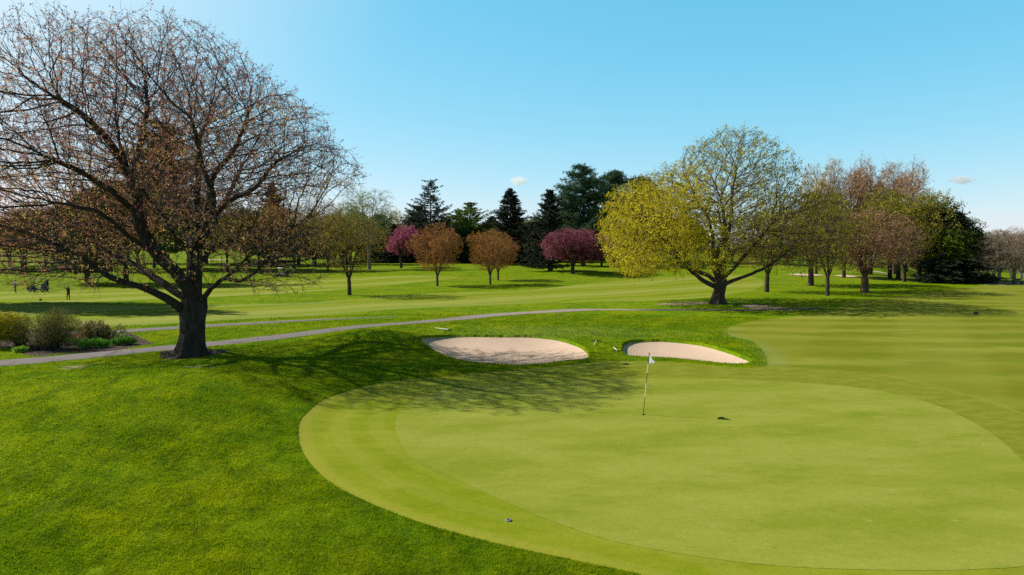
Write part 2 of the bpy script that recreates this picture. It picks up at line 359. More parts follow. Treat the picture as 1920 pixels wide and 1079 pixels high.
def mat_leaf(name, stops, tr=.35, vary=.12, rough=.7):
    t = NT(name); r = t.attr('rnd'); oi = t.n('ShaderNodeObjectInfo').outputs['Random']
    c = t.ramp(r, stops)
    big = t.noise(t.obj(), .35, 3)
    hs = t.n('ShaderNodeHueSaturation'); t.put(hs.inputs['Color'], c)
    t.l(t.math('ADD', .5 - vary * .12, t.math('MULTIPLY', oi, vary * .24)), hs.inputs['Hue'])
    t.l(t.math('ADD', 1 - vary, t.math('MULTIPLY', t.math('ADD', oi, big), vary)), hs.inputs['Value'])
    c = hs.outputs[0]
    return t.done(t.trans(c, t.bsdf(c, rough, None, .15), tr))
def mat_flat(name, col, rough=.6, spec=.3, metal=0.0, var=.15):
    t = NT(name); n = t.noise(t.obj(), 6, 4)
    c = t.mix(n, tuple(x * (1 - var) for x in col), tuple(min(1, x * (1 + var)) for x in col))
    return t.done(t.bsdf(c, rough, None, spec, metal))
M = {}
M['turf'] = mat_ground(); M['blade'] = mat_blade(); M['green'] = mat_green(); M['fringe'] = mat_green(True); M['sand'] = mat_sand(); M['asphalt'] = mat_asphalt()
M['bark_dark'] = mat_bark('bark_dark', (.022, .016, .013), (.068, .052, .044))
M['bark_brown'] = mat_bark('bark_brown', (.035, .024, .018), (.095, .070, .052))
M['bark_grey'] = mat_bark('bark_grey', (.12, .10, .085), (.27, .235, .20))
M['twig_rust'] = mat_bark('twig_rust', (.075, .045, .03), (.17, .10, .065))
M['twig_hero'] = mat_bark('twig_maple', (.045, .032, .030), (.15, .105, .095))
M['twig_yel'] = mat_bark('twig_yellow', (.06, .045, .030), (.17, .135, .085))
M['twig_grey'] = mat_bark('twig_grey', (.13, .10, .08), (.30, .235, .19))
M['lf_hero'] = mat_leaf('maple_blossom', [(0, (0.211, 0.072, 0.075)), (.35, (0.549, 0.224, 0.190)), (.7, (0.844, 0.385, 0.177)), (1, (0.900, 0.608, 0.151))], .35)
M['lf_yellow'] = mat_leaf('yellow_blossom', [(0, (0.184, 0.193, 0.007)), (.5, (0.520, 0.488, 0.014)), (1, (0.794, 0.695, 0.029))], .40)
M['lf_bud'] = mat_leaf('rust_buds', [(0, (0.138, 0.064, 0.025)), (.5, (0.432, 0.176, 0.045)), (1, (0.735, 0.319, 0.062))], .3)
M['lf_pink'] = mat_leaf('pink_blossom', [(0, (0.121, 0.028, 0.047)), (.5, (0.446, 0.098, 0.176)), (1, (0.743, 0.280, 0.378))], .3)
M['lf_olive'] = mat_leaf('olive_buds', [(0, (0.085, 0.064, 0.010)), (.5, (0.255, 0.200, 0.020)), (1, (0.459, 0.376, 0.030))], .35, .2)
M['lf_green'] = mat_leaf('spring_leaves', [(0, (0.044, 0.065, 0.005)), (.5, (0.119, 0.157, 0.010)), (1, (0.256, 0.262, 0.016))], .35, .2)
M['lf_pale'] = mat_leaf('pale_catkins', [(0, (0.150, 0.182, 0.042)), (.5, (0.300, 0.350, 0.084)), (1, (0.450, 0.504, 0.144))], .35)
M['lf_plum'] = mat_leaf('plum_blossom', [(0, (.075, .018, .028)), (.5, (.28, .07, .10)), (1, (.46, .18, .21))], .3)
M['lf_rust'] = mat_leaf('rust_brown_buds', [(0, (0.144, 0.078, 0.048)), (.5, (0.360, 0.198, 0.108)), (1, (0.552, 0.336, 0.168))], .3, .15)
M['lf_bare'] = mat_leaf('bare_tips', [(0, (0.175, 0.107, 0.070)), (.5, (0.413, 0.259, 0.156)), (1, (0.625, 0.404, 0.221))], .25, .25)
M['lf_gold'] = mat_leaf('gold_buds', [(0, (0.262, 0.145, 0.050)), (.5, (0.653, 0.386, 0.118)), (1, (0.900, 0.628, 0.185))], .35, .2)
M['nd_spruce'] = mat_leaf('spruce_needles', [(0, (0.006, 0.011, 0.007)), (.6, (0.018, 0.032, 0.016)), (1, (0.042, 0.058, 0.026))], .08, .2)
M['nd_pine'] = mat_leaf('pine_needles', [(0, (0.022, 0.048, 0.023)), (.6, (0.063, 0.111, 0.052)), (1, (0.132, 0.193, 0.084))], .15, .15)
M['nd_larch'] = mat_leaf('larch_needles', [(0, (0.028, 0.062, 0.008)), (.6, (0.084, 0.163, 0.016)), (1, (0.154, 0.250, 0.030))], .3, .15)
M['nd_yew'] = mat_leaf('yew_needles', [(0, (.010, .014, .006)), (.6, (.030, .036, .014)), (1, (.06, .065, .022))], .1, .2)
M['black'] = mat_flat('black_cloth', (.012, .012, .014), .8, .2)
M['skin'] = mat_flat('skin', (.46, .25, .17), .55, .3, 0, .05)
M['tan'] = mat_flat('tan_cap', (.55, .42, .30), .8)
M['lblue'] = mat_flat('light_blue_cloth', (.30, .48, .72), .8)
M['maroon'] = mat_flat('brown_trousers', (.16, .06, .05), .8)
M['white'] = mat_flat('white_paint', (.80, .80, .80), .45, .4, 0, .04)
t = NT('white_flag_cloth'); M['flag'] = t.done(t.trans((.85, .85, .88), t.bsdf((.85, .85, .88), .85, None, .1), .55))
M['blackp'] = mat_flat('black_paint', (.02, .02, .02), .4)
M['cartblue'] = mat_flat('dark_blue_paint', (.025, .035, .08), .3, .5)
M['cartgrey'] = mat_flat('grey_plastic', (.10, .10, .11), .5)
M['seat'] = mat_flat('pale_vinyl', (.45, .42, .38), .5)
M['tyre'] = mat_flat('tyre_rubber', (.015, .015, .015), .85)
M['steel'] = mat_flat('steel', (.45, .45, .47), .35, .5, .9)
M['dgreen'] = mat_flat('dark_green_plastic', (.01, .035, .02), .5)
M['stone'] = mat_flat('grey_stone', (.22, .23, .26), .8)
M['hole'] = mat_flat('cup_liner', (.02, .015, .012), .9)
M['orange'] = mat_flat('orange_petals', (.75, .10, .02), .6)
M['wood'] = mat_flat('weathered_wood', (.10, .075, .055), .85)
def mat_glass():
    t = NT('windshield'); g = t.n('ShaderNodeBsdfGlossy'); g.inputs['Roughness'].default_value = .08; g.inputs[0].default_value = (.8, .9, 1, 1)
    tr = t.n('ShaderNodeBsdfTransparent'); tr.inputs[0].default_value = (.75, .85, .9, 1); x = t.n('ShaderNodeMixShader'); x.inputs[0].default_value = .45
    t.l(tr.outputs[0], x.inputs[1]); t.l(g.outputs[0], x.inputs[2]); return t.done(x.outputs[0])
M['glass'] = mat_glass()
def mat_foliage(name, stops): return mat_leaf(name, stops, .3)
# ------------------------------------------------------------------ ground sheet
def poly_path_sdf(path, X, Y, pad=6.0):
    out = np.full(X.shape, float(pad)); lo = path.min(0) - pad; hi = path.max(0) + pad
    m = (X > lo[0]) & (X < hi[0]) & (Y > lo[1]) & (Y < hi[1]); x = X[m]; y = Y[m]; d2 = np.full(x.shape, pad ** 2)
    for i in range(len(path) - 1):
        ax, ay = path[i]; ex, ey = path[i + 1] - path[i]; wx, wy = x - ax, y - ay
        t = np.clip((wx * ex + wy * ey) / (ex * ex + ey * ey + 1e-12), 0, 1); d2 = np.minimum(d2, (wx - ex * t) ** 2 + (wy - ey * t) ** 2)
    out[m] = np.sqrt(d2); return out
def T(x, y):   # terrain with the flush features; plain version for placing things
    return T0(x, y)
R = [2.5]
while R[-1] < 1500: R.append(R[-1] * (1.0011 if 33.5 < R[-1] < 49 else 1.0042 if 9 < R[-1] < 140 else (1.012 if R[-1] < 420 else 1.05)))
R = np.array(R); A = np.radians(np.concatenate([np.arange(-80, -42, .8), np.arange(-42, 42, .14), np.arange(42, 80.1, .8)]))
RR, AA = np.meshgrid(R, A, indexing='ij'); X = RR * np.sin(AA); Y = RR * np.cos(AA)
for q in (B1, B2):
    s0 = sdf(q, X, Y, 1.0); m = np.abs(s0) < .045; x_, y_, s_ = X[m], Y[m], s0[m]; e = .01
    gx_ = (sdf(q, x_ + e, y_, 1.0) - s_) / e; gy_ = (sdf(q, x_, y_ + e, 1.0) - s_) / e; gn = np.maximum(gx_ ** 2 + gy_ ** 2, .5)
    X[m] = x_ - gx_ * s_ / gn; Y[m] = y_ - gy_ * s_ / gn
Z = T0(X, Y)
b1 = sdf(B1, X, Y); b2 = sdf(B2, X, Y); fr = sdf(FRINGE, X, Y)
for b, amp in ((b1, .55), (b2, .45)):
    dep = bunker_depth(b, amp) - .30
    Z = np.where(b > .012, Z + dep * sstep(-.02, .05, b), Z)
Z = np.where(fr > 0, Z - .035 * sstep(0, .1, fr), Z)       # the collar is mown lower than the rough
f1 = sdf(FAIR1, X, Y); f2 = np.maximum(sdf(FAIR2, X, Y), sdf(FAIR3, X, Y)); mu = sdf(MULCH, X, Y)
di = np.max([sdf(d, X, Y, 3.0) for d in DIRT], axis=0)
pale = np.exp(-((f2 - 1.2) / 1.1) ** 2) * (Y < 75) * (X < 40)
pale = np.maximum(pale, .7 * np.exp(-((f1 - .3) / .9) ** 2) * (Y < 62) * sstep(19, 14, X))
pale = np.maximum(pale, .8 * np.exp(-(((X - 4) / 9) ** 2 + ((Y - 46.5) / 2.2) ** 2)))
dt = np.hypot(X - BED_TREE[0], Y - BED_TREE[1]); mu = np.maximum(mu, 1.7 + .35 * np.sin(3 * np.arctan2(Y - BED_TREE[1], X - BED_TREE[0])) - dt)
mu = np.clip(mu, -3, 3)
nr, na = X.shape; I = np.arange(nr - 1)[:, None] * na; J = np.arange(na - 1)[None, :]
Fq = np.stack([I + J, I + J + 1, I + na + J + 1, I + na + J], -1).reshape(-1, 4)
g = Geo(); g.add(np.stack([X, Y, Z], -1).reshape(-1, 3), Fq)
# a plain cap under and behind the camera so the sheet has no hole
ground = g.build('ground', M['turf'], smooth=True, attrs={'fair1': f1.ravel(), 'fair2': f2.ravel(), 'mulch': mu.ravel(), 'dirt': di.ravel(), 'pale': pale.ravel()})
ground['kind'] = 'structure'
gb = Geo(); bv = [(x, y, -.02) for y in (-400, 0.3) for x in (-400, 400)]
xx = np.linspace(-1, 1, 9)
gb.add([(-300, -300, -.3), (300, -300, -.3), (300, 1.2, -.3), (-300, 1.2, -.3)], [(0, 1, 2, 3)])
gbo = gb.build('ground', M['turf'], attrs={k: [-3] * 4 for k in ('fair1', 'fair2', 'mulch', 'dirt', 'pale')}); gbo['kind'] = 'structure'
# ------------------------------------------------------------------ draped sheets
def star(name, poly, rings, zf, mat, pw=1.0):
    c = poly.mean(0); n = len(poly); s = np.linspace(0, 1, rings + 1)[1:] ** pw
    P = np.vstack([c[None]] + [c + (poly - c) * k for k in s]); e = np.concatenate([[1.0]] + [np.full(n, 1 - k) for k in s])
    dist = sdf(poly, P[:, 0], P[:, 1], 3.0); dist = np.maximum(dist, 0); dist[-n:] = 0
    z = zf(P[:, 0], P[:, 1], dist)
    g = Geo(); V = np.column_stack([P, z]); i = np.arange(n); g.add(V, np.column_stack([np.zeros(n, int), 1 + i, 1 + (i + 1) % n]))
    fa = []
    for k in range(rings - 1):
        a = 1 + k * n; b = a + n; fa.append(np.column_stack([a + i, b + i, b + (i + 1) % n, a + (i + 1) % n]))
    g.f.append((np.vstack(fa), 0))
    return g, dist
g, d = star('fringe', FRINGE, 90, lambda x, y, s: T0(x, y) - .022 + 0 * s, M['fringe'], .8)
tag(g.build('fringe', M['fringe'], smooth=True, attrs={'edge': d}), kind='structure')
g, d = star('putting_green', GREEN, 90, lambda x, y, s: T0(x, y) - .017 + 0 * s, M['green'], .8)
tag(g.build('putting_green', M['green'], smooth=True, attrs={'edge': d}), kind='structure')
def bunker(poly, amp, label, lip=.16, rings=46):
    g, d = star('sand_bunker', poly, rings, lambda x, y, s: T0(x, y) - lip + bunker_depth(s, amp), M['sand'], .8)
    tag(g.build('sand_bunker', M['sand'], smooth=True, attrs={'edge': d}), label, 'bunker', 'sand bunkers on the course')
bunker(B1, .55, 'large oval raked sand bunker partly shaded by the big tree')
bunker(B2, .45, 'kidney shaped pale sand bunker right behind the flagstick')
def far_bunker(px, py, wpx, hm, label):
    x, y = hit(px, py); w = wpx / F * y; n = 24; a = np.arange(n) / n * 2 * math.pi
    poly = np.column_stack([x + w / 2 * np.cos(a) * (1 + .15 * np.sin(2 * a + px)), y + hm / 2 * np.sin(a)])
    g, d = star('sand_bunker', poly, 5, lambda X_, Y_, s: T0(X_, Y_) + .10 + .10 * np.minimum(s, 1), M['sand'])
    tag(g.build('sand_bunker', M['sand'], smooth=True, attrs={'edge': d}), label, 'bunker', 'sand bunkers on the course')
def strip(name, path, w, mat, wf=None, zoff=.012):
    P = path; t = np.gradient(P, axis=0); t /= np.linalg.norm(t, axis=1)[:, None]; nrm = np.column_stack([-t[:, 1], t[:, 0]])
    k = 9; s = np.linspace(-1, 1, k); W = np.full(len(P), w) if wf is None else wf
    V = P[:, None, :] + nrm[:, None, :] * (s[None, :, None] * W[:, None, None]); x = V[..., 0].ravel(); y = V[..., 1].ravel()
    crown = np.broadcast_to((.03 * (1 - s ** 2))[None], (len(P), k)).ravel()
    e = np.broadcast_to((1 - np.abs(s))[None] * W[:, None], (len(P), k)).ravel()
    z = T0(x, y) + zoff + crown; n = len(P)
    g = Geo(); I = np.arange(n - 1)[:, None] * k; J = np.arange(k - 1)[None]; g.add(np.column_stack([x, y, z]), np.stack([I + J, I + J + 1, I + k + J + 1, I + k + J], -1).reshape(-1, 4))
    return tag(g.build(name, mat, smooth=True, attrs={'edge': e}), kind='structure')
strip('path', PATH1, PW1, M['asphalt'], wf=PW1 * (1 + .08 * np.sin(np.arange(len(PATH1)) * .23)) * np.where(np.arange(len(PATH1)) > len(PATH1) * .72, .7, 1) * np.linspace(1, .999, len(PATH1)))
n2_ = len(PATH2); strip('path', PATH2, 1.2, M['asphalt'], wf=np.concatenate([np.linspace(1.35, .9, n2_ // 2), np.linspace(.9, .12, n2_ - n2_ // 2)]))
# ------------------------------------------------------------------ rough grass
def rough_grass(n):
    rg = np.random.default_rng(3)
    r = 10.5 * (62 / 10.5) ** (rg.uniform(0, 1, n) ** 1.15); a = np.radians(rg.uniform(-43, 43, n))
    x = r * np.sin(a); y = r * np.cos(a)
    def near_edge(m): return m
    fr = sdf(FRINGE, x, y, 1); keep = fr < .0
    for q in (B1, B2): keep &= sdf(q, x, y, 1) < -.01
    keep &= sdf(FAIR1, x, y, 1) < 0; keep &= poly_path_sdf(PATH1, x, y, 3) > PW1 * .93; keep &= poly_path_sdf(PATH2, x, y, 3) > 1.3
    keep &= sdf(MULCH, x, y, 1) < 0
    keep &= sdf(FAIR2, x, y, 1) < 0
    for d in DIRT[:2] + DIRT[4:5]: keep &= sdf(d, x, y, 1) < -.1 * rg.uniform(0, 2, n)
    ang = np.arctan2(y - BED_TREE[1], x - BED_TREE[0]); keep &= np.hypot(x - BED_TREE[0], y - BED_TREE[1]) > 1.75 + .35 * np.sin(3 * ang)
    x = x[keep]; y = y[keep]; r = r[keep]; n = len(x)
    Pn = np.column_stack([x, y, x * 0]); tuft = noise3(Pn, .35, 1) * .5 + noise3(Pn, 1.2, 2) * .5 + noise3(Pn, .13, 5) * .4
    h = (.05 + .0007 * r) * rg.uniform(.6, 1.3, n) * (1 + .45 * tuft); w = (.0065 + .00055 * r) * rg.uniform(.7, 1.3, n)
    z = T0(x, y) - .01; az = rg.uniform(0, 2 * math.pi, n)
    lean = np.column_stack([rg.normal(.35, .5, n), rg.normal(-.1, .5, n)]) * h[:, None]
    c, s = np.cos(az) * w / 2, np.sin(az) * w / 2
    V = np.stack([np.column_stack([x - c, y - s, z]), np.column_stack([x + c, y + s, z]), np.column_stack([x + lean[:, 0], y + lean[:, 1], z + h])], 1)
    g = Geo(); rr = np.clip(rg.uniform(0, .8, n) + .25 * noise3(Pn, .8, 9), 0, 1)
    g.add(V.reshape(-1, 3), np.arange(3 * n).reshape(-1, 3), 0, np.repeat(rr, 3))
    return g.build('grass', M['blade'])
gr = rough_grass(1150000); tag(gr, 'short green rough grass blades around the putting green', 'grass', kind='stuff')
# ------------------------------------------------------------------ trees: growth
def colonize(P0, par0, A, step, kill, infl, maxit, rg, up=.0, maxn=60000, cen=None, rad=0.0):
    P = np.zeros((maxn, 3)); par = np.full(maxn, -1); nch = np.zeros(maxn, int); D = np.zeros((maxn, 3))
    n = len(P0); P[:n] = P0; par[:n] = par0
    for i in range(n):
        if par0[i] >= 0: nch[par0[i]] += 1; D[i] = P0[i] - P0[par0[i]]
    d2 = ((A[:, None] - P[None, :n]) ** 2).sum(-1) if n * len(A) < 3e7 else None
    ni = d2.argmin(1); nd = np.sqrt(d2.min(1)); live = nd > kill
    A = A[live]; ni = ni[live]; nd = nd[live]
    for it in range(maxit):
        m = nd < infl
        if not m.any() or len(A) == 0: break
        v = A[m] - P[ni[m]]; v /= np.linalg.norm(v, axis=1)[:, None] + 1e-9
        acc = np.zeros((n, 3)); np.add.at(acc, ni[m], v); idx = np.unique(ni[m]); idx = idx[nch[idx] < 3]
        if len(idx) == 0: break
        d = acc[idx]; d /= np.linalg.norm(d, axis=1)[:, None] + 1e-9
        pd = D[idx]; pd = pd / (np.linalg.norm(pd, axis=1)[:, None] + 1e-9)
        d = d + .35 * pd + rg.normal(0, .12, d.shape); d[:, 2] += up
        if cen is not None:
            q = P[idx] - cen; d += rad * q / (np.linalg.norm(q, axis=1)[:, None] + 1e-6)
        d /= np.linalg.norm(d, axis=1)[:, None] + 1e-9
        k = len(idx)
        if n + k > maxn: break
        P[n:n + k] = P[idx] + d * step; par[n:n + k] = idx; nch[idx] += 1; D[n:n + k] = d
        new = P[n:n + k]
        for a in range(0, len(A), 4000):
            dd = np.sqrt(((A[a:a + 4000, None] - new[None]) ** 2).sum(-1)); mn = dd.min(1); am = dd.argmin(1)
            b = mn < nd[a:a + 4000]; ni[a:a + 4000][b] = n + am[b]; nd[a:a + 4000][b] = mn[b]
        n += k; live = nd > kill; A = A[live]; ni = ni[live]; nd = nd[live]
    return P[:n], par[:n]
def skeleton_radii(par, rt, Rb, npre=0, rmin=None):
    n = len(par); nch = np.bincount(par[par >= 0], minlength=n); tips = max(2, (nch == 0).sum()); e = math.log(tips) / math.log(Rb / rt)
    acc = np.zeros(n)
    r = np.zeros(n)
    for i in range(n - 1, -1, -1):
        a = acc[i] if acc[i] > 0 else rt ** e
        r[i] = a ** (1 / e)
        if par[i] >= 0: acc[par[i]] += a
    if rmin is not None: r[:len(rmin)] = np.maximum(r[:len(rmin)], rmin)
    return r
def smooth_skel(P, par, it=3, fix=1):
    n = len(P); 
    for _ in range(it):
        s = np.zeros_like(P); c = np.zeros(n); m = par >= 0
        np.add.at(s, par[m], P[m]); np.add.at(c, par[m], 1); has = c > 0
        Q = P.copy(); mm = m & has
        Q[mm] = .5 * P[mm] + .25 * P[par[mm]] + .25 * (s[mm] / c[mm][:, None]); Q[:fix] = P[:fix]; P = Q
    return P
def tubes(P, par, r, gthick, gthin, thr, kmax=9, rstart=None):
    """continuous tapered tubes; chains follow the thickest child"""
    n = len(P); kids = [[] for _ in range(n)]
    for i in range(n):
        if par[i] >= 0: kids[par[i]].append(i)
    main = np.full(n, -1)
    for i in range(n):
        if kids[i]: main[i] = max(kids[i], key=lambda c: r[c])
    for i in range(n):
        if par[i] < 0 or main[par[i]] != i:
            ch = [par[i]] if par[i] >= 0 else []; c = i
            while c != -1: ch.append(c); c = main[c]
            if len(ch) < 2: continue
            ch = np.array(ch); rr = r[ch].copy()
            if par[i] >= 0: rr[0] = min(rr[0], rr[1] * 1.15)
            rm = rr[1] if len(rr) > 1 else rr[0]
            k = kmax if rm > .12 else (6 if rm > .05 else (4 if rm > .025 else 3))
            g = gthick if rm > thr else gthin
            rr[-1] *= .5
            g.tube(P[ch], rr, k, 0, .5, cap=False)
def twigs(g, base, d, L, r0, per, rg, curl=.28, m=0, grav=0.0):
    base = np.repeat(base, per, 0); d = np.repeat(d, per, 0); n = len(base)
    d = d / (np.linalg.norm(d, axis=1)[:, None] + 1e-9) + rg.normal(0, .42, (n, 3)); d /= np.linalg.norm(d, axis=1)[:, None]
    L = L * rg.uniform(.5, 1.3, n)[:, None]; d2 = d + rg.normal(0, curl, (n, 3)); d2[:, 2] += grav; d2 /= np.linalg.norm(d2, axis=1)[:, None]
    p0, p1 = base, base + d * L * .5; p2 = p1 + d2 * L * .5
    a = np.cross(d, rg.normal(0, 1, (n, 3))); a /= np.linalg.norm(a, axis=1)[:, None] + 1e-9; b = np.cross(d, a)
    rings = []
    for p, rad in ((p0, r0), (p1, r0 * .75), (p2, r0 * .35)):
        for ang in (0, 2.094, 4.189): rings.append(p + (a * math.cos(ang) + b * math.sin(ang)) * rad)
    V = np.stack(rings, 1).reshape(-1, 3); o = (np.arange(n) * 9)[:, None]
    f = []
    for s in (0, 3):
        for j in range(3): f.append(np.concatenate([o + s + j, o + s + (j + 1) % 3, o + s + 3 + (j + 1) % 3, o + s + 3 + j], 1))
    g.add(V, np.vstack(f), m, .5)
    return p1, p2, d2
def ellipsoids(specs, n, rg, p=3.2):
    vol = np.array([s[3] * s[4] * s[5] * (s[6] if len(s) > 6 else 1) for s in specs]); cnt = (vol / vol.sum() * n).astype(int); out = []
    for s, c in zip(specs, cnt):
        v = rg.normal(0, 1, (c, 3)); v /= np.linalg.norm(v, axis=1)[:, None]; v *= rg.uniform(0, 1, c)[:, None] ** (1 / p)
        out.append(np.array(s[:3]) + v * np.array(s[3:6]))
    return np.vstack(out)
def chain_nodes(polys, step):
    """manual limbs (local coords, lists of points; the first is the trunk, others start near it) -> nodes, parents, taper"""
    P, par, rm = [], [], []
    for li, (pts, ra, rb) in enumerate(polys):
        S = smooth_open(np.array(pts, float), 6)
        seg = np.linalg.norm(np.diff(S, axis=0), axis=1); cum = np.concatenate([[0], np.cumsum(seg)]); m = max(2, int(cum[-1] / step))
        q = np.linspace(0, cum[-1], m + 1); S = np.column_stack([np.interp(q, cum, S[:, k]) for k in range(3)])
        if li == 0: last = -1; start = 0
        else:
            dd = ((np.array(P) - S[0]) ** 2).sum(1); last = int(dd.argmin()); start = 1
        for k in range(start, len(S)):
            P.append(S[k]); par.append(last); last = len(P) - 1; f = k / (len(S) - 1); rm.append(ra + (rb - ra) * f)
    return np.array(P), np.array(par), np.array(rm)
def flared_trunk(g, P, r, k=20, flare=1.6, fl_h=1.0, lobes=6, seed=0, amp=.07):
    """trunk with root flare and fluting, P goes from the ground up"""
    P = np.asarray(P, float); S = smooth_open(P, 8); rr = np.interp(np.linspace(0, 1, len(S)), np.linspace(0, 1, len(r)), r); ang = np.arange(k) / k * 2 * math.pi
    rg = np.random.default_rng(seed); ph = rg.uniform(0, 6.28, 3); z0 = S[0, 2]; V = []
    for p, q in zip(S, rr):
        h = p[2] - z0; fl = 1 + (flare - 1) * math.exp(-max(h, 0) / (fl_h * .45))
        lob = 1 + amp * np.cos(lobes * ang + ph[0]) * (1 + 2.2 * math.exp(-max(h, 0) / fl_h)) + .05 * np.cos(3 * ang + ph[1] + h * .8) + .03 * np.cos(11 * ang + ph[2] - h * .5)
        V.append(np.column_stack([p[0] + q * fl * lob * np.cos(ang), p[1] + q * fl * lob * np.sin(ang), np.full(k, p[2])]))
    n = len(S); V = np.vstack(V); i = np.arange(n - 1)[:, None] * k; j = np.arange(k)[None]; j2 = (j + 1) % k
    g.add(V, np.stack([i + j, i + j2, i + k + j2, i + k + j], -1).reshape(-1, 4), 0, .5)
def make_tree(name, root, gT, gC, mats_trunk, mats_crown):
    tr = gT.build('trunk', mats_trunk, root, smooth=True); cr = gC.build('crown', mats_crown, root)
    return tr, cr
# ------------------------------------------------------------------ the two big trees (hand laid limbs)
def big_tree(base_px, limbs, env_px, depth_r, n_att, step, kill, infl, trunk_r, leaf, label, seed, Rb, rt, kill_low=2.2, bark='bark_dark', twl=.55, twr=.006, twper=2, cut=.8, up=.03, keep=.78):
    rg = np.random.default_rng(seed); bx, by = hit(*base_px); bz = float(T0(bx, by)); o3 = np.array([bx, by, bz])
    def loc(px, py, dy=0.0): return px_at(px, py, by + dy) - o3
    ppm = F / by
    polys = []
    for li, (pts, ra, rb) in enumerate(limbs):
        pts = pts if li == 0 else pts[:max(3, int(round(len(pts) * cut)))]
        polys.append(([loc(*p) for p in pts], ra, rb if li == 0 else max(rb * .6, ra * .12)))
    P0, par0, rm = chain_nodes(polys, step)
    env = []
    for e in env_px:
        cx, cy, rx, ry = e[:4]; dy = e[4]; w = e[5] if len(e) > 5 else 1
        c = loc(cx, cy, dy); env.append((c[0], c[1], c[2], rx / ppm, depth_r * (e[6] if len(e) > 6 else 1), ry / ppm, w))
    A = ellipsoids(env, n_att, rg); A = A[A[:, 2] > kill_low]
    P, par = colonize(P0, par0, A, step, kill, infl, 260, rg, up, cen=np.array([P0[:, 0].mean() * .0, 0, 3.0]), rad=.5)
    P = smooth_skel(P, par, 3, 1)
    r = skeleton_radii(par, rt, Rb, rmin=rm)
    gT, gC = Geo(), Geo()
    flared_trunk(gT, [loc(*p) for p in limbs[0][0]] , trunk_r, 26, 1.5, 1.1, 7, seed)
    tubes(P, par, r, gT, gC, .035)
    nch = np.bincount(par[par >= 0], minlength=len(P)); d = np.zeros_like(P); m = par >= 0; d[m] = P[m] - P[par[m]]
    thin = np.where((r < rt * 3.2) & (np.arange(len(P)) > len(P0)))[0]
    sel = thin[rg.uniform(0, 1, len(thin)) < keep]
    p1, p2, d2 = twigs(gC, P[sel], d[sel], twl, twr, twper, rg, grav=.15)
    leaf(gC, P, p1, p2, d2, rg, o3, ppm, r, thin)
    root = empty('maple_tree', tuple(o3))
    make_tree('t', root, gT, gC, M[bark], [leaf.twig] + leaf.mats)
    tag(root, label, 'tree'); print(label, 'nodes', len(P), 'twigs', len(p1))
    return root, o3
hero_limbs = [
    ([(352, 671, 0), (356, 650, 0), (359, 625, 0), (360, 600, 0), (362, 578, 0), (364, 560, .1)], .62, .5),
    ([(364, 560, 0), (364, 520, .3), (366, 475, .6), (369, 412, 1.2), (371, 371, 1.5), (372, 278, 1.5), (389, 222, 1.2), (393, 148, 1.0), (388, 90, .8)], .40, .05),
    ([(360, 568, 0), (348, 535, -.3), (325, 505, -.5), (296, 478, -.8), (271, 437, -1), (258, 399, -1), (256, 360, -1), (243, 323, -1), (225, 268, -1.2), (217, 222, -1.5), (182, 148, -2), (160, 95, -2.3)], .34, .05),
    ([(243, 323, -1), (260, 282, -.5), (270, 235, 0), (278, 208, .2), (274, 167, .4), (262, 90, .5)], .17, .04),
    ([(241, 330, -1), (208, 268, -1.8), (148, 211, -2.5), (96, 178, -3), (50, 140, -3.2)], .15, .03),
    ([(256, 400, -1), (215, 365, -2.5), (165, 330, -3.5), (100, 300, -4.5), (30, 285, -5)], .13, .03),
    ([(350, 590, 0), (328, 569, -.6), (300, 553, -1), (262, 540, -1.6), (220, 527, -2), (186, 506, -2.5), (150, 480, -2.8), (100, 452, -3.2), (30, 440, -3.6)], .28, .04),
    ([(345, 560, 0), (300, 528, 1.2), (255, 500, 2.5), (200, 470, 4), (130, 420, 5), (60, 380, 6)], .22, .04),
    ([(300, 480, -.8), (240, 440, -2.5), (190, 400, -4), (130, 385, -5), (60, 350, -5.5)], .16, .03),
    ([(366, 480, .6), (385, 420, 0), (400, 334, -.4), (434, 289, -.8), (456, 245, -1), (471, 200, -1.2), (490, 140, -1.5)], .24, .04),
    ([(368, 470, .6), (408, 400, -1.2), (440, 372, -1.8), (475, 356, -2.2), (519, 304, -2.5), (560, 282, -2.8), (620, 262, -3)], .20, .03),
    ([(372, 575, 0), (384, 556, -.4), (410, 531, -.9), (438, 512, -1.3), (466, 484, -1.6), (510, 465, -2), (560, 440, -2.2)], .17, .04),
    ([(424, 520, -1.1), (448, 528, -1.6), (481, 510, -2), (502, 488, -2.4), (540, 478, -2.8), (580, 470, -3)], .13, .03),
    ([(370, 500, .3), (400, 462, 1.5), (450, 448, 2.5), (500, 446, 3.2), (560, 420, 4), (600, 400, 4.5)], .14, .03),
    ([(366, 470, .6), (340, 400, 3), (320, 330, 5), (310, 250, 6), (330, 170, 6.5)], .20, .04),
    ([(366, 460, .6), (400, 390, -3), (380, 310, -5), (360, 230, -6), (350, 150, -6.5)], .20, .04),
    ([(368, 440, .6), (420, 380, 3.5), (450, 320, 5.5), (480, 260, 6.5)], .16, .03),
    ([(345, 470, 0), (300, 400, -4), (250, 340, -6.5), (200, 260, -7)], .18, .03),
]
hero_env = [(205, 254, 195, 208, 1.0), (355, 240, 172, 182, .8), (490, 275, 118, 118, 0), (590, 318, 78, 52, 0, .9, .7), (60, 380, 210, 130, -1, 1.0, .8),
            (480, 400, 130, 110, 0, .8, .8), (520, 490, 95, 65, -1, .8, .5), (120, 480, 160, 65, -1.5, .8, .6), (40, 300, 100, 120, 0, .8, .8), (340, 500, 60, 45, -2, .5, .4)]
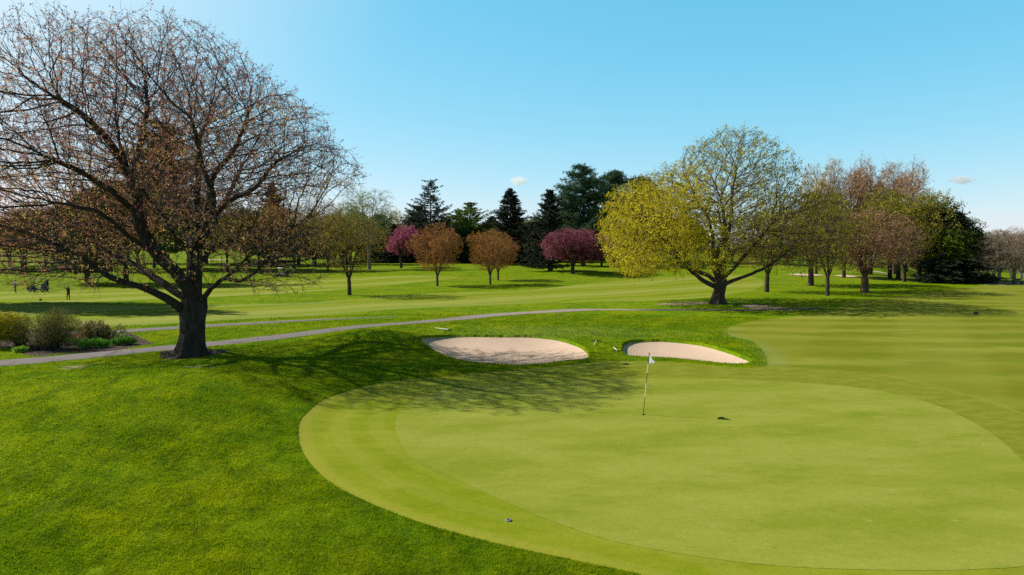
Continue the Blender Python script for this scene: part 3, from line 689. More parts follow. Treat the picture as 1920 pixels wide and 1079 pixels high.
def hero_leaf(g, P, p1, p2, d2, rg, o3, ppm, r, thin):
    n = len(p2); pick = rg.uniform(0, 1, n) < .66*(1 - .45 * sstep(7.5, 4, p2[:, 2]))
    tone = np.clip(.45 + .28 * noise3(p2, 3.0, 4) - .035 * (p2[:, 2] - 9) + rg.normal(0, .15, n), 0, 1)
    q = p2[pick]; g.leaves(q, .075, 4, .045, 1.3, 1, tone[pick], None, .4, rg)
    pk = rg.uniform(0, 1, n) < .10; g.leaves(p1[pk], .09, 4, .06, 1.3, 1, np.clip(tone[pk] + .3, 0, 1), None, .2, rg)
hero_leaf.twig = M['twig_hero']; hero_leaf.mats = [M['lf_hero']]
big_tree((355, 668), hero_limbs, hero_env, 9.6, 22000, .28, .36, 2.6, [.70, .62, .58, .60, .66, .60], hero_leaf,
         'huge spreading budding maple with thick dark trunk beside the cart path', 21, .60, .0088, twl=.55, twr=.0078, twper=2)
yel_limbs = [
    ([(1346, 572, 0), (1346, 558, 0), (1349, 545, 0), (1351, 535, 0), (1352, 524, 0)], .62, .52),
    ([(1349, 540, 0), (1337, 536, -.5), (1308, 520, -1.5), (1282, 494, -2), (1259, 461, -2.3), (1222, 428, -2.5), (1182, 398, -2.5)], .30, .05),
    ([(1350, 534, 0), (1325, 516, 1), (1293, 500, 2), (1278, 462, 2.5), (1262, 420, 3), (1250, 380, 3.2), (1240, 345, 3)], .24, .05),
    ([(1351, 530, 0), (1341, 510, 0), (1337, 457, 0), (1330, 413, -.3), (1308, 376, -.6), (1285, 331, -.8), (1280, 295, -1)], .28, .05),
    ([(1352, 526, 0), (1354, 500, .3), (1359, 461, .5), (1371, 413, .8), (1372, 368, 1), (1382, 313, 1.2), (1388, 270, 1.2)], .30, .05),
    ([(1352, 528, 0), (1368, 510, -.5), (1385, 494, -1), (1415, 457, -1.5), (1448, 420, -2), (1478, 383, -2.2)], .24, .05),
    ([(1352, 538, 0), (1367, 529, .4), (1404, 516, 1), (1441, 500, 1.5), (1471, 476, 2), (1508, 450, 2.5)], .24, .05),
    ([(1352, 520, 0), (1345, 480, -2.5), (1360, 430, -4.5), (1350, 370, -6), (1360, 310, -6)], .22, .05),
    ([(1352, 520, 0), (1365, 470, 2.5), (1350, 410, 5), (1340, 340, 6)], .22, .05),
]
yel_env = [(1362, 345, 98, 98, 0, 1, .9), (1350, 430, 110, 70, 0, .6), (1215, 425, 84, 88, 0, 1, .9), (1255, 370, 60, 55, 0), (1480, 425, 85, 78, 0, .9, .9), (1440, 360, 45, 60, 0, .8, .8), (1200, 480, 55, 40, 0, .7, .7), (1500, 480, 60, 35, 0, .6, .7), (1300, 480, 60, 40, 0, .3)]
def yel_leaf(g, P, p1, p2, d2, rg, o3, ppm, r, thin):
    left = sstep(2.0, -6.0, p2[:, 0]); n = len(p2); hh = p2[:, 2]
    dens = .27 + .63 * left * sstep(14.5, 10.5, hh) + .17 * noise3(p2, 1.8, 7) + .12 * (hh < 5)
    pick = rg.uniform(0, 1, n) < dens
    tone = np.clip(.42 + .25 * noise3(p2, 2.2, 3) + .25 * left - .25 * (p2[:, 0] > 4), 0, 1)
    g.leaves(p2[pick], .16, 5, .13, 1.3, 1, tone[pick], None, .3, rg)
    pk = rg.uniform(0, 1, n) < dens * .45; g.leaves(p1[pk], .17, 3, .12, 1.3, 1, tone[pk], None, .3, rg)
yel_leaf.twig = M['twig_yel']; yel_leaf.mats = [M['lf_yellow']]
big_tree((1346, 570), yel_limbs, yel_env, 11.8, 12500, .42, .51, 3.2, [.70, .62, .60, .60, .62], yel_leaf,
         'broad yellow green flowering maple with many limbs beside the end of the cart path', 31, .55, .012, bark='bark_brown', twl=.75, twr=.012, twper=2, kill_low=2.4)
# ------------------------------------------------------------------ template trees (unit = metres, copied and scaled)
def decid(seed, H, W, base, n_att, leafmat, bark, fork=.22, trunk_r=.2, leaf_size=.2, per=4, twl=.6, twr=.012, step=.35, kill=.5, infl=3.0, shape='round', dens=.8, elong=1.4, lean=0.0, spread=.14, rt=.013, multi=4, up=.05, twper=2):
    rg = np.random.default_rng(seed); R = W / 2; zc = base + (H - base) * .5
    if shape == 'round':
        env = [(0, 0, base + (H - base) * .5, R * .84, R * .84, (H - base) * .43, .8)]
        for _ in range(9):
            a = rg.uniform(0, 6.28); q_ = rg.uniform(-.5, .8); cr_ = math.sqrt(1 - q_ * q_); env.append((R * .72 * cr_ * math.cos(a), R * .72 * cr_ * math.sin(a), base + (H - base) * (.5 + .33 * q_), R * rg.uniform(.26, .42), R * rg.uniform(.26, .42), (H - base) * rg.uniform(.12, .18), 1.3))
    elif shape == 'tall': env = [(0, 0, base + (H - base) * .45, R * .8, R * .8, (H - base) * .4)] + [(R * .5 * math.cos(a), R * .5 * math.sin(a), base + (H - base) * rg.uniform(.5, .75), R * .45, R * .45, (H - base) * .24) for a in rg.uniform(0, 6.28, 5)]
    elif shape == 'vase': env = [(0, 0, base + (H - base) * .62, R, R, (H - base) * .38), (0, 0, base + (H - base) * .3, R * .55, R * .55, (H - base) * .3)]
    else: env = [(rg.uniform(-.45, .45) * R, rg.uniform(-.45, .45) * R, base + (H - base) * rg.uniform(.3, .75), R * rg.uniform(.45, .65), R * rg.uniform(.45, .65), (H - base) * rg.uniform(.22, .3)) for _ in range(7)]
    A = ellipsoids(env, n_att, rg, 3.0); A = A[(A[:, 2] > base * .8) & (A[:, 2] < H)]
    nz_ = noise3(A, H * .13, seed + 5); A = A[nz_ > (-.42 if shape in ('round', 'lumpy') else -.9)]
    fz = H * fork; polys = [([(0, 0, -.3), (.02, 0, fz * .4), (0, .03, fz)], trunk_r, trunk_r * .85)]
    for k in range(multi):
        a = 6.28 * k / multi + rg.uniform(-.4, .4); ro = R * rg.uniform(.2, .45); zz = H * rg.uniform(.55, .8)
        polys.append(([(0, 0, fz * rg.uniform(.8, 1)), (ro * .4 * math.cos(a), ro * .4 * math.sin(a), fz + (zz - fz) * .35), (ro * math.cos(a), ro * math.sin(a), zz)], trunk_r * .45, trunk_r * .12))
    P0, par0, rm = chain_nodes(polys, step)
    P, par = colonize(P0, par0, A, step, kill, infl, 120, rg, up, cen=np.array([0, 0, fz * .8]), rad=.35); P = smooth_skel(P, par, 2, 1); r = skeleton_radii(par, rt, trunk_r, rmin=rm)
    gT, gC = Geo(), Geo(); flared_trunk(gT, [(0, 0, -.35), (.01, 0, 0), (.02, 0, fz * .5), (0, .03, fz * 1.02)], [trunk_r * 1.15, trunk_r * 1.08, trunk_r, trunk_r * .95], 12, 1.35, .5, 5, seed)
    tubes(P, par, r, gT, gC, .05, 6)
    d = np.zeros_like(P); m = par >= 0; d[m] = P[m] - P[par[m]]
    thin = np.where((r < rt * 3.5) & (np.arange(len(P)) >= len(P0)))[0]
    p1, p2, d2 = twigs(gC, P[thin], d[thin], twl, twr, twper, rg)
    pick = rg.uniform(0, 1, len(p2)) < dens * (1 + .55 * noise3(p2, H * .10, seed)); tone = np.clip(.5 + .25 * noise3(p2, H * .1, seed + 1), 0, 1)
    dirs = None
    if lean: dirs = np.broadcast_to(np.array([1.4, 0, .9]), p2.shape)[pick]
    gC.leaves(p2[pick], leaf_size, per, spread, elong, 1, tone[pick], dirs, .2, rg); gC.leaves(p1[pick][::2], leaf_size, per, spread, elong, 1, tone[pick][::2], None, .2, rg)
    if lean:
        for G in (gT, gC):
            for V in G.v: V[:, 0] += lean * np.maximum(V[:, 2] - H * .25, 0) ** 1.3 / H ** .3
    tw = {'bark_grey': 'twig_grey', 'bark_brown': 'twig_yel', 'bark_dark': 'bark_brown'}.get(bark, bark)
    return gT, gC, M[bark], [M[tw], M[leafmat]], H, W
def conifer(seed, H, W, mat, bark='bark_dark', dz=.45, per=7, droop=.35, tipup=.15, base=.06, leafs=34, ls=.34, power=.85, top_open=.0, irregular=.15, cw=.35, elong=3.5, hang=.5, tr=.3):
    rg = np.random.default_rng(seed); gT, gC = Geo(), Geo()
    gT.tube([(0, 0, -.3), (0, 0, H * .15), (0, 0, H * .6), (0, 0, H * .985)], [tr * 1.15, tr, tr * .5, .03], 8, 0, .5, cap=False)
    z = H * base; pts = []; dirs = []; rad = []
    while z < H * .985:
        t = (z - H * base) / (H * (1 - base)); L = W / 2 * (max(1 - t, 0) ** power) * (1 if t > .08 else .75 + 3 * t)
        L = max(L, .25); npr = max(4, int(per * (1 - top_open * t)))
        wl = 1 + rg.normal(0, irregular)
        for k in range(npr):
            a = rg.uniform(0, 6.28); l = L * wl * rg.uniform(1 - 2.2 * irregular, 1 + irregular); s = np.linspace(0, 1, 7)[:, None]
            dr = droop * (1 - t * 1.3); zz = -dr * l * s ** 1.4 + tipup * l * s ** 3
            B = np.column_stack([math.cos(a) * l * s[:, 0], math.sin(a) * l * s[:, 0], z + zz[:, 0]])
            gC.tube(B[::2], [.05, .035, .02, .01], 3, 0, .5, cap=False)
            nl = max(6, int(leafs * l / (W / 2))); f = rg.uniform(.12, 1, nl) ** .75
            q = np.column_stack([np.interp(f, s[:, 0], B[:, c]) for c in range(3)])
            side = rg.normal(0, cw, nl) * (1.15 - f) * min(l, 3) * .55; q[:, 0] += -math.sin(a) * side; q[:, 1] += math.cos(a) * side; q[:, 2] += rg.normal(0, .06, nl) - np.abs(side) * .25 - hang * rg.uniform(0, .5, nl) * .5
            dd = np.column_stack([np.full(nl, math.cos(a)) - math.sin(a) * np.sign(side) * .8, np.full(nl, math.sin(a)) + math.cos(a) * np.sign(side) * .8, np.full(nl, -hang)])
            pts.append(q); dirs.append(dd); rad.append(np.clip(f * .6 + .3 * rg.uniform(0, 1) + .1, 0, 1))
        z += dz * rg.uniform(.75, 1.25) * (1 - .45 * t)
    gC.leaves(np.vstack(pts), ls, 2, .07, elong, 1, np.concatenate(rad), np.vstack(dirs), 0, rg)
    gC.leaves(np.array([(0, 0, H * .985)]), .3, 8, .08, elong, 1, .6, np.array([(0, 0, 1.5)]), 0, rg)
    return gT, gC, M[bark], [M[bark], M[mat]], H, W
def pine(seed, H, W, mat='nd_pine'):
    rg = np.random.default_rng(seed); gT, gC = Geo(), Geo(); gT.tube([(0, 0, -.3), (.1, 0, H * .3), (0, .1, H * .7), (0, 0, H * .98)], [.42, .34, .2, .04], 8, 0, .5, cap=False)
    z = H * .12; C_ = []; tn = []
    while z < H * .97:
        t = z / H; L = W / 2 * (1.0 if t < .5 else (1 - (t - .5) / .5) ** .75 + .05) * (.75 + t if t < .25 else 1)
        for k in range(6):
            a = rg.uniform(0, 6.28); l = L * rg.uniform(.5, 1.15); s = np.linspace(0, 1, 6); zz = l * (.02 * s + .28 * s ** 2.2 * rg.uniform(.5, 1.2))
            B = np.column_stack([math.cos(a) * l * s, math.sin(a) * l * s, z + zz]); gC.tube(B, np.linspace(.09, .02, 6), 4, 0, .5, cap=False)
            for f in np.linspace(.25, 1, max(3, int(l * 2.2))):
                q = np.array([np.interp(f, s, B[:, c]) for c in range(3)]); m = 4
                off = rg.normal(0, .32, (m, 3)) * [1.3, 1.3, .45] + [0, 0, .12]; C_.append(q + off); tn.append(np.full(m, .35 + .3 * rg.uniform()))
        z += rg.uniform(.45, .9)
    gC.leaves(np.vstack(C_), .46, 8, .17, 4.0, 1, np.concatenate(tn), None, .7, rg)
    return gT, gC, M['bark_dark'], [M['bark_dark'], M[mat]], H, W
TPL = {}
def template(key, fn): TPL[key] = fn
ready = {}
defs = {
 'bud0': lambda: decid(101, 10, 9, 1.5, 2600, 'lf_bud', 'twig_rust', .15, .20, .13, 3, .5, .011, .28, .34, 2.5, 'round', .75, 1.3, 0, .10, .010, 5),
 'bud1': lambda: decid(102, 10, 8.4, 1.5, 2400, 'lf_bud', 'twig_rust', .15, .19, .13, 3, .5, .011, .28, .34, 2.5, 'round', .75, 1.3, 0, .10, .010, 5),
 'brownbud': lambda: decid(103, 12, 13, 1.9, 3000, 'lf_rust', 'twig_rust', .17, .38, .15, 3, .6, .012, .32, .4, 2.8, 'round', .8, 1.3, 0, .12, .011, 6),
 'pink0': lambda: decid(104, 8, 9.5, 1.7, 2000, 'lf_pink', 'bark_dark', .2, .26, .20, 5, .5, .011, .3, .38, 2.5, 'lumpy', .95, 1.3, 0, .16, .011, 5),
 'plum0': lambda: decid(140, 8, 13.5, 1.3, 3000, 'lf_plum', 'bark_dark', .2, .28, .20, 5, .5, .011, .3, .38, 2.5, 'lumpy', .95, 1.3, 0, .16, .011, 6),
 'pink1': lambda: decid(105, 8, 8.5, 1.6, 1900, 'lf_plum', 'bark_dark', .2, .24, .20, 5, .5, .011, .3, .38, 2.5, 'lumpy', .95, 1.3, 0, .16, .011, 5),
 'olive0': lambda: decid(106, 12, 12, 2.2, 2300, 'lf_olive', 'bark_brown', .18, .3, .18, 3, .7, .014, .38, .5, 3, 'round', .65, 1.3, 0, .14, .013, 5),
 'olive1': lambda: decid(107, 14, 12, 2.5, 2300, 'lf_olive', 'bark_brown', .16, .3, .20, 4, .7, .014, .4, .52, 3, 'lumpy', .85, 1.3, 0, .16, .013, 5),
 'sapling': lambda: decid(108, 9, 7.5, 2.0, 1000, 'lf_olive', 'bark_brown', .2, .17, .15, 3, .55, .012, .32, .5, 2.6, 'vase', .6, 1.3, 0, .10, .011, 6, .09),
 'green0': lambda: decid(109, 15, 13, 2.0, 2300, 'lf_green', 'bark_dark', .15, .36, .30, 6, .7, .014, .42, .55, 3, 'lumpy', 1.0, 1.3, 0, .26, .014, 5),
 'green1': lambda: decid(110, 15, 12, 1.8, 2300, 'lf_green', 'bark_dark', .15, .34, .30, 6, .7, .014, .42, .55, 3, 'tall', 1.0, 1.3, 0, .26, .014, 5),
 'bare0': lambda: decid(111, 15, 13, 3.0, 3000, 'lf_bare', 'bark_grey', .2, .34, .15, 2, .8, .016, .42, .5, 3, 'round', .45, 1.6, 0, .12, .014, 6),
 'bare1': lambda: decid(112, 15, 12, 3.0, 2800, 'lf_bare', 'bark_grey', .22, .3, .15, 2, .8, .016, .42, .5, 3, 'vase', .45, 1.6, 0, .12, .014, 5),
 'gold0': lambda: decid(113, 22, 11, 4, 3000, 'lf_gold', 'bark_brown', .15, .36, .30, 3, 1.1, .02, .5, .6, 3.4, 'tall', .75, 3.0, .16, .2, .016, 6, .25),
 'gold1': lambda: decid(114, 22, 12, 4, 3000, 'lf_gold', 'bark_brown', .15, .36, .30, 3, 1.1, .02, .5, .6, 3.4, 'tall', .7, 3.0, .22, .2, .016, 6, .25),
 'birch': lambda: decid(115, 19, 10, 4, 2000, 'lf_pale', 'bark_grey', .16, .3, .18, 3, .9, .013, .42, .55, 3, 'tall', .6, 1.6, 0, .18, .012, 4, .12),
 'spruce0': lambda: conifer(120, 17, 9, 'nd_spruce', dz=.36, per=10, irregular=.2, leafs=46, ls=.42, power=.7),
 'spruce1': lambda: conifer(121, 17, 7.5, 'nd_spruce', dz=.42, per=9, irregular=.28, power=.65, droop=.25, tipup=.3, leafs=44, ls=.42),
 'cedar': lambda: conifer(122, 18, 11, 'nd_spruce', dz=.62, per=7, irregular=.3, power=.5, droop=.05, tipup=.2, leafs=46, base=.12, ls=.42),
 'yew': lambda: conifer(123, 11, 12, 'nd_yew', dz=.35, per=11, irregular=.22, power=.42, droop=.5, tipup=.0, hang=1.2, base=.03, leafs=40, ls=.4),
 'larch': lambda: conifer(124, 14, 9, 'nd_larch', dz=.5, per=8, irregular=.3, power=.55, droop=-.15, tipup=.3, hang=.4, leafs=46, ls=.42),
 'pine0': lambda: pine(130, 20, 12), 'pine1': lambda: pine(131, 19, 11),
}
names = {'plum': 'cherry_tree', 'bud': 'maple_tree', 'brownbud': 'maple_tree', 'pink': 'cherry_tree', 'olive': 'budding_tree', 'sapling': 'young_tree', 'green': 'leafy_tree', 'bare': 'bare_tree', 'gold': 'poplar_tree', 'birch': 'birch_tree', 'spruce': 'spruce_tree', 'cedar': 'cedar_tree', 'yew': 'yew_tree', 'larch': 'larch_tree', 'pine': 'pine_tree'}
def place(kind, px, by_px, top_px, w_px, label, group=None, rz=None, dist=None, cat='tree'):
    if kind not in ready:
        gT, gC, mt, mc, H, W = defs[kind]()
        ready[kind] = [gT, gC, mt, mc, H, W, None]
    e = ready[kind]
    if dist is None: x, y = hit(px, by_px)
    else: y = dist; x = (px - 960) / F * y
    z = float(T0(x, y)) - .03
    topz = px_at(px, top_px, y)[2]; H = topz - z; sz = H / e[4]; w = w_px / F * y; sx = w / e[5]
    nm = names.get(kind) or names.get(kind.rstrip('01'))
    root = empty(nm, (x, y, z), random.uniform(0, 6.28) if rz is None else rz); root.scale = (sx, sx, sz)
    if e[6] is None: e[6] = make_tree('t', root, e[0], e[1], e[2], e[3]); e[0] = e[1] = None
    else:
        for s in e[6]:
            c = s.copy(); C.objects.link(c); c.parent = root
    tag(root, label, cat, group)
    return root
P_ = place
# left of the big trunk
P_('bud0', 43, 503, 385, 130, 'reddish budding tree farthest left beyond the golf cart', )
P_('pine1', 165, 532, 360, 140, 'green pine with pale trunk standing between golf cart and golfer')
P_('green0', 237, 534, 318, 175, 'green tree with thick dark trunk just left of the big maple')
P_('pine0', 312, 505, 222, 170, 'tall dark pine seen through the big maple crown')
P_('spruce1', 512, 500, 342, 105, 'dark spruce behind the right side of the big maple crown')
P_('pink1', 466, 500, 425, 115, 'dull pink cherry tree behind the big maple trunk')
P_('bare1', 590, 492, 375, 120, 'bare brown tree right of the dark spruce behind the maple')
P_('green1', 560, 497, 420, 110, 'low green tree behind the drooping maple branches')
P_('sapling', 655, 554, 405, 150, 'young orange green tree standing alone on the fairway', rz=1.0)
P_('birch', 692, 506, 336, 105, 'tall pale green birch with light trunk')
P_('olive1', 650, 497, 378, 110, 'yellow green tree just left of the pale birch')
P_('olive0', 735, 488, 388, 90, 'low olive tree between the birch and the dark yew')
P_('pink0', 752, 503, 414, 95, 'bright pink cherry tree nearest the birch', rz=.6)
P_('yew', 785, 492, 385, 95, 'dark low evergreen behind the bright pink cherry')
P_('cedar', 808, 494, 335, 95, 'open branched dark cedar standing above the rust maple')
P_('bud0', 820, 537, 411, 108, 'rust coloured round maple, left of the matching pair', 'rust coloured round maples', rz=2.0)
P_('larch', 882, 493, 378, 105, 'bright green larch between the rust maples')
P_('larch', 860, 491, 392, 80, 'second green larch tucked behind the first rust maple')
P_('green1', 1235, 490, 410, 90, 'green tree behind the left side of the yellow maple')
P_('bud1', 919, 534, 426, 96, 'rust coloured round maple in front, below the dark spruce', 'rust coloured round maples', rz=.3)
P_('bud0', 934, 526, 431, 84, 'smaller rust coloured maple hidden behind the front one', 'rust coloured round maples', rz=4.0)
P_('spruce0', 957, 497, 352, 104, 'dark spruce left of the narrow one at the centre')
P_('spruce1', 1031, 509, 354, 96, 'narrow topped dark spruce left of the tall pine')
P_('yew', 1005, 498, 415, 105, 'broad drooping dark evergreen at the foot of the spruces')
P_('pine0', 1093, 500, 306, 142, 'tallest blue green pine at the centre of the tree line')
P_('pine1', 1150, 497, 316, 130, 'dark pine just right of the tallest pine')
P_('pine1', 1205, 492, 328, 115, 'dark pine mostly hidden behind the yellow maple')
P_('plum0', 1074, 514, 433, 165, 'wide dusky pink cherry tree in front of the tallest pine', rz=2.5)
P_('pink1', 1035, 507, 445, 65, 'small pink tree left of the dusky cherry')
P_('pink1', 1128, 500, 448, 78, 'dull pink tree between dusky cherry and yellow maple')
# right group
P_('olive0', 1438, 548, 385, 165, 'olive tree with straight trunk just right of the yellow maple')
P_('olive1', 1520, 536, 345, 200, 'large olive green tree with flared trunk by the far sand')
P_('sapling', 1551, 555, 385, 150, 'small olive tree with thin pale trunk at the fairway edge')
P_('brownbud', 1621, 549, 383, 225, 'wide rust brown tree with low limbs at the fairway edge', rz=.4)
P_('green0', 1582, 521, 400, 110, 'green tree behind the wide rust brown tree')
for px, w, top, k, lab in ((1530, 85, 292, 'gold0', 'leftmost of the tall windswept reddish poplars'), (1582, 100, 293, 'gold1', 'second windswept reddish poplar from the yellow maple'), (1632, 110, 298, 'gold0', 'third windswept reddish poplar behind the rust brown tree'), (1676, 105, 300, 'gold1', 'rightmost windswept poplar leaning over the green maple')):
    P_(k, px, 514, top, w, lab, 'windswept poplars behind the fairway trees', rz=.15)
P_('green0', 1668, 523, 372, 130, 'green tree with short dark trunk left of the grey trunk')
P_('olive1', 1684, 524, 345, 150, 'olive tree beside the grey trunk in the right group')
P_('olive0', 1695, 529, 400, 130, 'budding tree with smooth grey trunk in the right group')
P_('olive1', 1722, 528, 352, 165, 'olive green rounded tree left of the dark spruces')
P_('green1', 1745, 527, 372, 130, 'green tree touching the dark spruces on their left')
P_('spruce0', 1764, 530, 388, 120, 'dark spruce with the left trunk of the right hand pair')
P_('spruce0', 1792, 531, 396, 135, 'rightmost dark spruce at the edge of the fairway')
P_('yew', 1812, 531, 470, 70, 'low dark evergreen at the foot of the rightmost spruce')
P_('green1', 1778, 530, 405, 120, 'dark rounded green tree between the two right hand spruces')
P_('bare0', 1873, 533, 432, 120, 'bare grey tree with straight trunk at the far right')
P_('bare1', 1901, 533, 428, 120, 'bare tree with pale forked trunk at the far right edge')
# tree outside the left edge that throws the long shadow over the far fairway
P_('green1', -170, 570, 20, 240, 'leafy tree at the left edge throwing a long fairway shadow')
# far trees
rg = np.random.default_rng(77)
far = []
for px in np.arange(-260, 640, 34): far.append((px + rg.uniform(-10, 10), rg.uniform(150, 205), rg.uniform(360, 405), rg.uniform(80, 120), ['green0', 'olive1', 'brownbud', 'green1', 'olive0', 'olive1', 'bud1'][rg.integers(7)]))
for px in np.arange(590, 1290, 24): far.append((px + rg.uniform(-8, 8), rg.uniform(205, 235), rg.uniform(395, 425), rg.uniform(75, 105), ['green0', 'olive1', 'yew', 'pine1', 'green1', 'spruce0'][rg.integers(6)]))
for px in np.arange(600, 1250, 36): far.append((px + rg.uniform(-10, 10), rg.uniform(215, 290), rg.uniform(412, 440), rg.uniform(60, 85), ['green0', 'olive1', 'bare0', 'bare1', 'yew', 'bare0'][rg.integers(6)]))
for px in np.arange(1230, 1720, 36): far.append((px + rg.uniform(-10, 10), rg.uniform(190, 250), rg.uniform(425, 452), rg.uniform(60, 90), ['bare0', 'bare1', 'olive0', 'bare1', 'green0'][rg.integers(5)]))
for px in np.arange(1700, 2250, 24): far.append((px + rg.uniform(-9, 9), rg.uniform(195, 245), rg.uniform(436, 450), rg.uniform(70, 95), ['bare0', 'bare1', 'brownbud', 'bare1'][rg.integers(4)]))
for px in np.arange(1690, 2300, 24): far.append((px + rg.uniform(-9, 9), rg.uniform(265, 330), rg.uniform(426, 434), rg.uniform(60, 75), ['bare0', 'olive0', 'brownbud', 'bare1'][rg.integers(4)]))
knd = {'spruce': 'dark spruce in the far tree line', 'green': 'leafy green tree in the far tree line', 'olive': 'olive budding tree in the far tree line', 'bare': 'bare grey brown tree in the far woods', 'brownbud': 'rust brown budding tree in the far woods', 'yew': 'dark evergreen in the far tree line', 'pine': 'green pine in the far tree line behind the maple', 'bud': 'rust budding tree in the far tree line'}
for px, d, top, w, k in far:
    lab = knd.get(k) or knd[k.rstrip('01')]
    P_(k, px, 0, top, w, lab, lab.replace('tree in', 'trees in').replace('evergreen in', 'evergreens in').replace('pine in', 'pines in').replace('spruce in', 'spruces in'), dist=float(d))
# far sand
far_bunker(405, 488, 44, 7, 'distant pale sand bunker seen right of the big maple trunk')
far_bunker(733, 482, 40, 9, 'distant sand bunker left of the bright pink cherry')
far_bunker(1512, 516.5, 60, 7, 'distant sand bunker behind the flared olive trunk')
far_bunker(1588, 519, 40, 6, 'distant sand bunker left of the wide rust brown tree')
far_bunker(1652, 512, 30, 6, 'distant sand bunker behind the dark trunks at right')
# ------------------------------------------------------------------ shrubs and flower bed
def shrub(name, px, py, w, h, stops, label, n=2600, ls=.07, seed=1, twiggy=0, flat=.9, cat='shrub', lumps=6, per=3, elong=1.6, upb=.3, group=None):
    rg = np.random.default_rng(seed); x, y = hit(px, py); z = float(T0(x, y)); g = Geo(); gs = Geo()
    env = [(rg.uniform(-.35, .35) * w, rg.uniform(-.35, .35) * w * .8, h * rg.uniform(.42, .62), w * rg.uniform(.24, .34), w * rg.uniform(.24, .34), h * rg.uniform(.3, .42)) for _ in range(lumps)]
    q = ellipsoids(env, n, rg, 5.0); q = q[q[:, 2] > .03]
    g.leaves(q, ls, per, ls * .5, elong, 0, np.clip(.5 + .25 * noise3(q, .4, seed), 0, 1), None, upb, rg)
    k = 9 + twiggy
    for i in range(k):
        e = q[rg.integers(len(q))]; b = np.array([rg.normal(0, .08 * w), rg.normal(0, .08 * w), -.05]); mid = (b + e) / 2 + rg.normal(0, .06 * w, 3); gs.tube(smooth_open([b, mid, e], 3), np.linspace(.02, .004, 7), 4, 0, .5, cap=False)
    root = empty(name, (x, y, z)); m = mat_leaf(name + '_leaves_%d' % seed, stops, .3)
    g.build('foliage', m, root); gs.build('stem', M['bark_brown'], root); tag(root, label, cat, group)
shrub('shrub', -6, 652, 2.9, 2.35, [(0, (.09, .12, .008)), (.45, (.30, .30, .015)), (1, (.72, .62, .03))], 'rounded yellow green shrub at the left edge of the bed', 5200, .085, 41, lumps=9)
shrub('shrub', 88, 655, 3.3, 2.45, [(0, (.06, .06, .02)), (.5, (.16, .16, .035)), (1, (.30, .28, .08))], 'tall wispy olive brown shrub in the flower bed', 5200, .11, 42, 260, lumps=9, elong=6, upb=1.4)
shrub('shrub', 38, 648, 1.6, 1.5, [(0, (0.085, 0.060, 0.043)), (.5, (0.170, 0.128, 0.085)), (1, (0.272, 0.204, 0.136))], 'bare brown twiggy shrub between the yellow and olive shrubs', 900, .10, 48, 200, lumps=5, elong=6, upb=1.2)
shrub('rhododendron', 170, 640, 1.9, 1.5, [(0, (0.051, 0.076, 0.017)), (.5, (0.238, 0.221, 0.060)), (1, (0.714, 0.646, 0.340))], 'broad leaved shrub with cream buds in the flower bed', 1500, .12, 43, lumps=6, elong=2.4)
shrub('rhododendron', 206, 639, 1.5, 1.05, [(0, (0.068, 0.085, 0.017)), (.5, (0.255, 0.255, 0.051)), (1, (0.578, 0.544, 0.170))], 'lower yellow green shrub right of the broad leaved one', 1100, .10, 44, lumps=5, elong=2.0)
shrub('plant', 222, 640, 1.3, .5, [(0, (0.102, 0.204, 0.034)), (.5, (0.476, 0.510, 0.170)), (1, (0.850, 0.850, 0.476))], 'cream flowering low plant at the right end of the bed', 500, .08, 45, lumps=4)
hp = [(162, 651, .8, 'leftmost'), (179, 646, .75, 'second'), (196, 649, .8, 'third'), (222, 646, .75, 'fourth'), (247, 644, .85, 'rightmost')]
for i, (a, b, w, o) in enumerate(hp):
    shrub('leafy_plant', a, b + 2, w, .42, [(0, (0.034, 0.102, 0.014)), (.5, (0.102, 0.272, 0.020)), (1, (0.238, 0.476, 0.051))], '%s of the five small bright green clump plants by the path' % o, 420, .12, 50 + i, lumps=3, elong=3, upb=1.0, cat='plant', group='small green clump plants along the bed')
shrub('leafy_plant', 37, 661, .6, .35, [(0, (0.085, 0.170, 0.017)), (.5, (0.238, 0.408, 0.034)), (1, (0.510, 0.680, 0.085))], 'pale green low plant in front of the wispy shrub', 160, .12, 60, lumps=3, elong=2.5, cat='plant')
shrub('ground_plant', 128, 648, 1.5, .5, [(0, (0.034, 0.085, 0.017)), (.5, (0.085, 0.187, 0.025)), (1, (0.170, 0.306, 0.051))], 'dark green leafy plants below the orange tulips', 500, .12, 61, lumps=5, elong=3, upb=1.0, cat='plant')
def tulip(px, py, h, lab):
    x, y = hit(px, py + 9); z = float(T0(x, y)); root = empty('tulip', (x, y, z)); g = Geo(); g.tube([(0, 0, 0), (.01, 0, h * .6), (0, 0, h)], [.008, .007, .007], 5)
    for a in (0, 2.2, 4.2): g.add([(0, 0, 0), (.05 * math.cos(a) - .02 * math.sin(a), .05 * math.sin(a) + .02 * math.cos(a), h * .4), (.09 * math.cos(a), .09 * math.sin(a), h * .7), (.05 * math.cos(a) + .02 * math.sin(a), .05 * math.sin(a) - .02 * math.cos(a), h * .4)], [(0, 1, 2, 3)])
    g.build('stem', M['dgreen'], root); f = Geo()
    for k in range(6):
        a = k * 1.047; c, s = math.cos(a), math.sin(a)
        f.add([(0, 0, h), (.05 * c - .03 * s, .05 * s + .03 * c, h + .05), (.045 * c, .045 * s, h + .13), (.05 * c + .03 * s, .05 * s - .03 * c, h + .05)], [(0, 1, 2, 3)])
    f.build('flower', M['orange'], root); tag(root, lab, 'flower', 'orange tulips in the flower bed')
for i, (a, b) in enumerate([(139, 634), (142, 635), (144, 633.5), (147, 635), (155.5, 632), (157.5, 633), (159, 631.5), (150, 637), (136, 637)]):
    tulip(a, b, .42, 'orange tulip in the %s' % ('cluster beside the broad leaved shrub' if a > 152 else 'cluster beside the wispy shrub'))
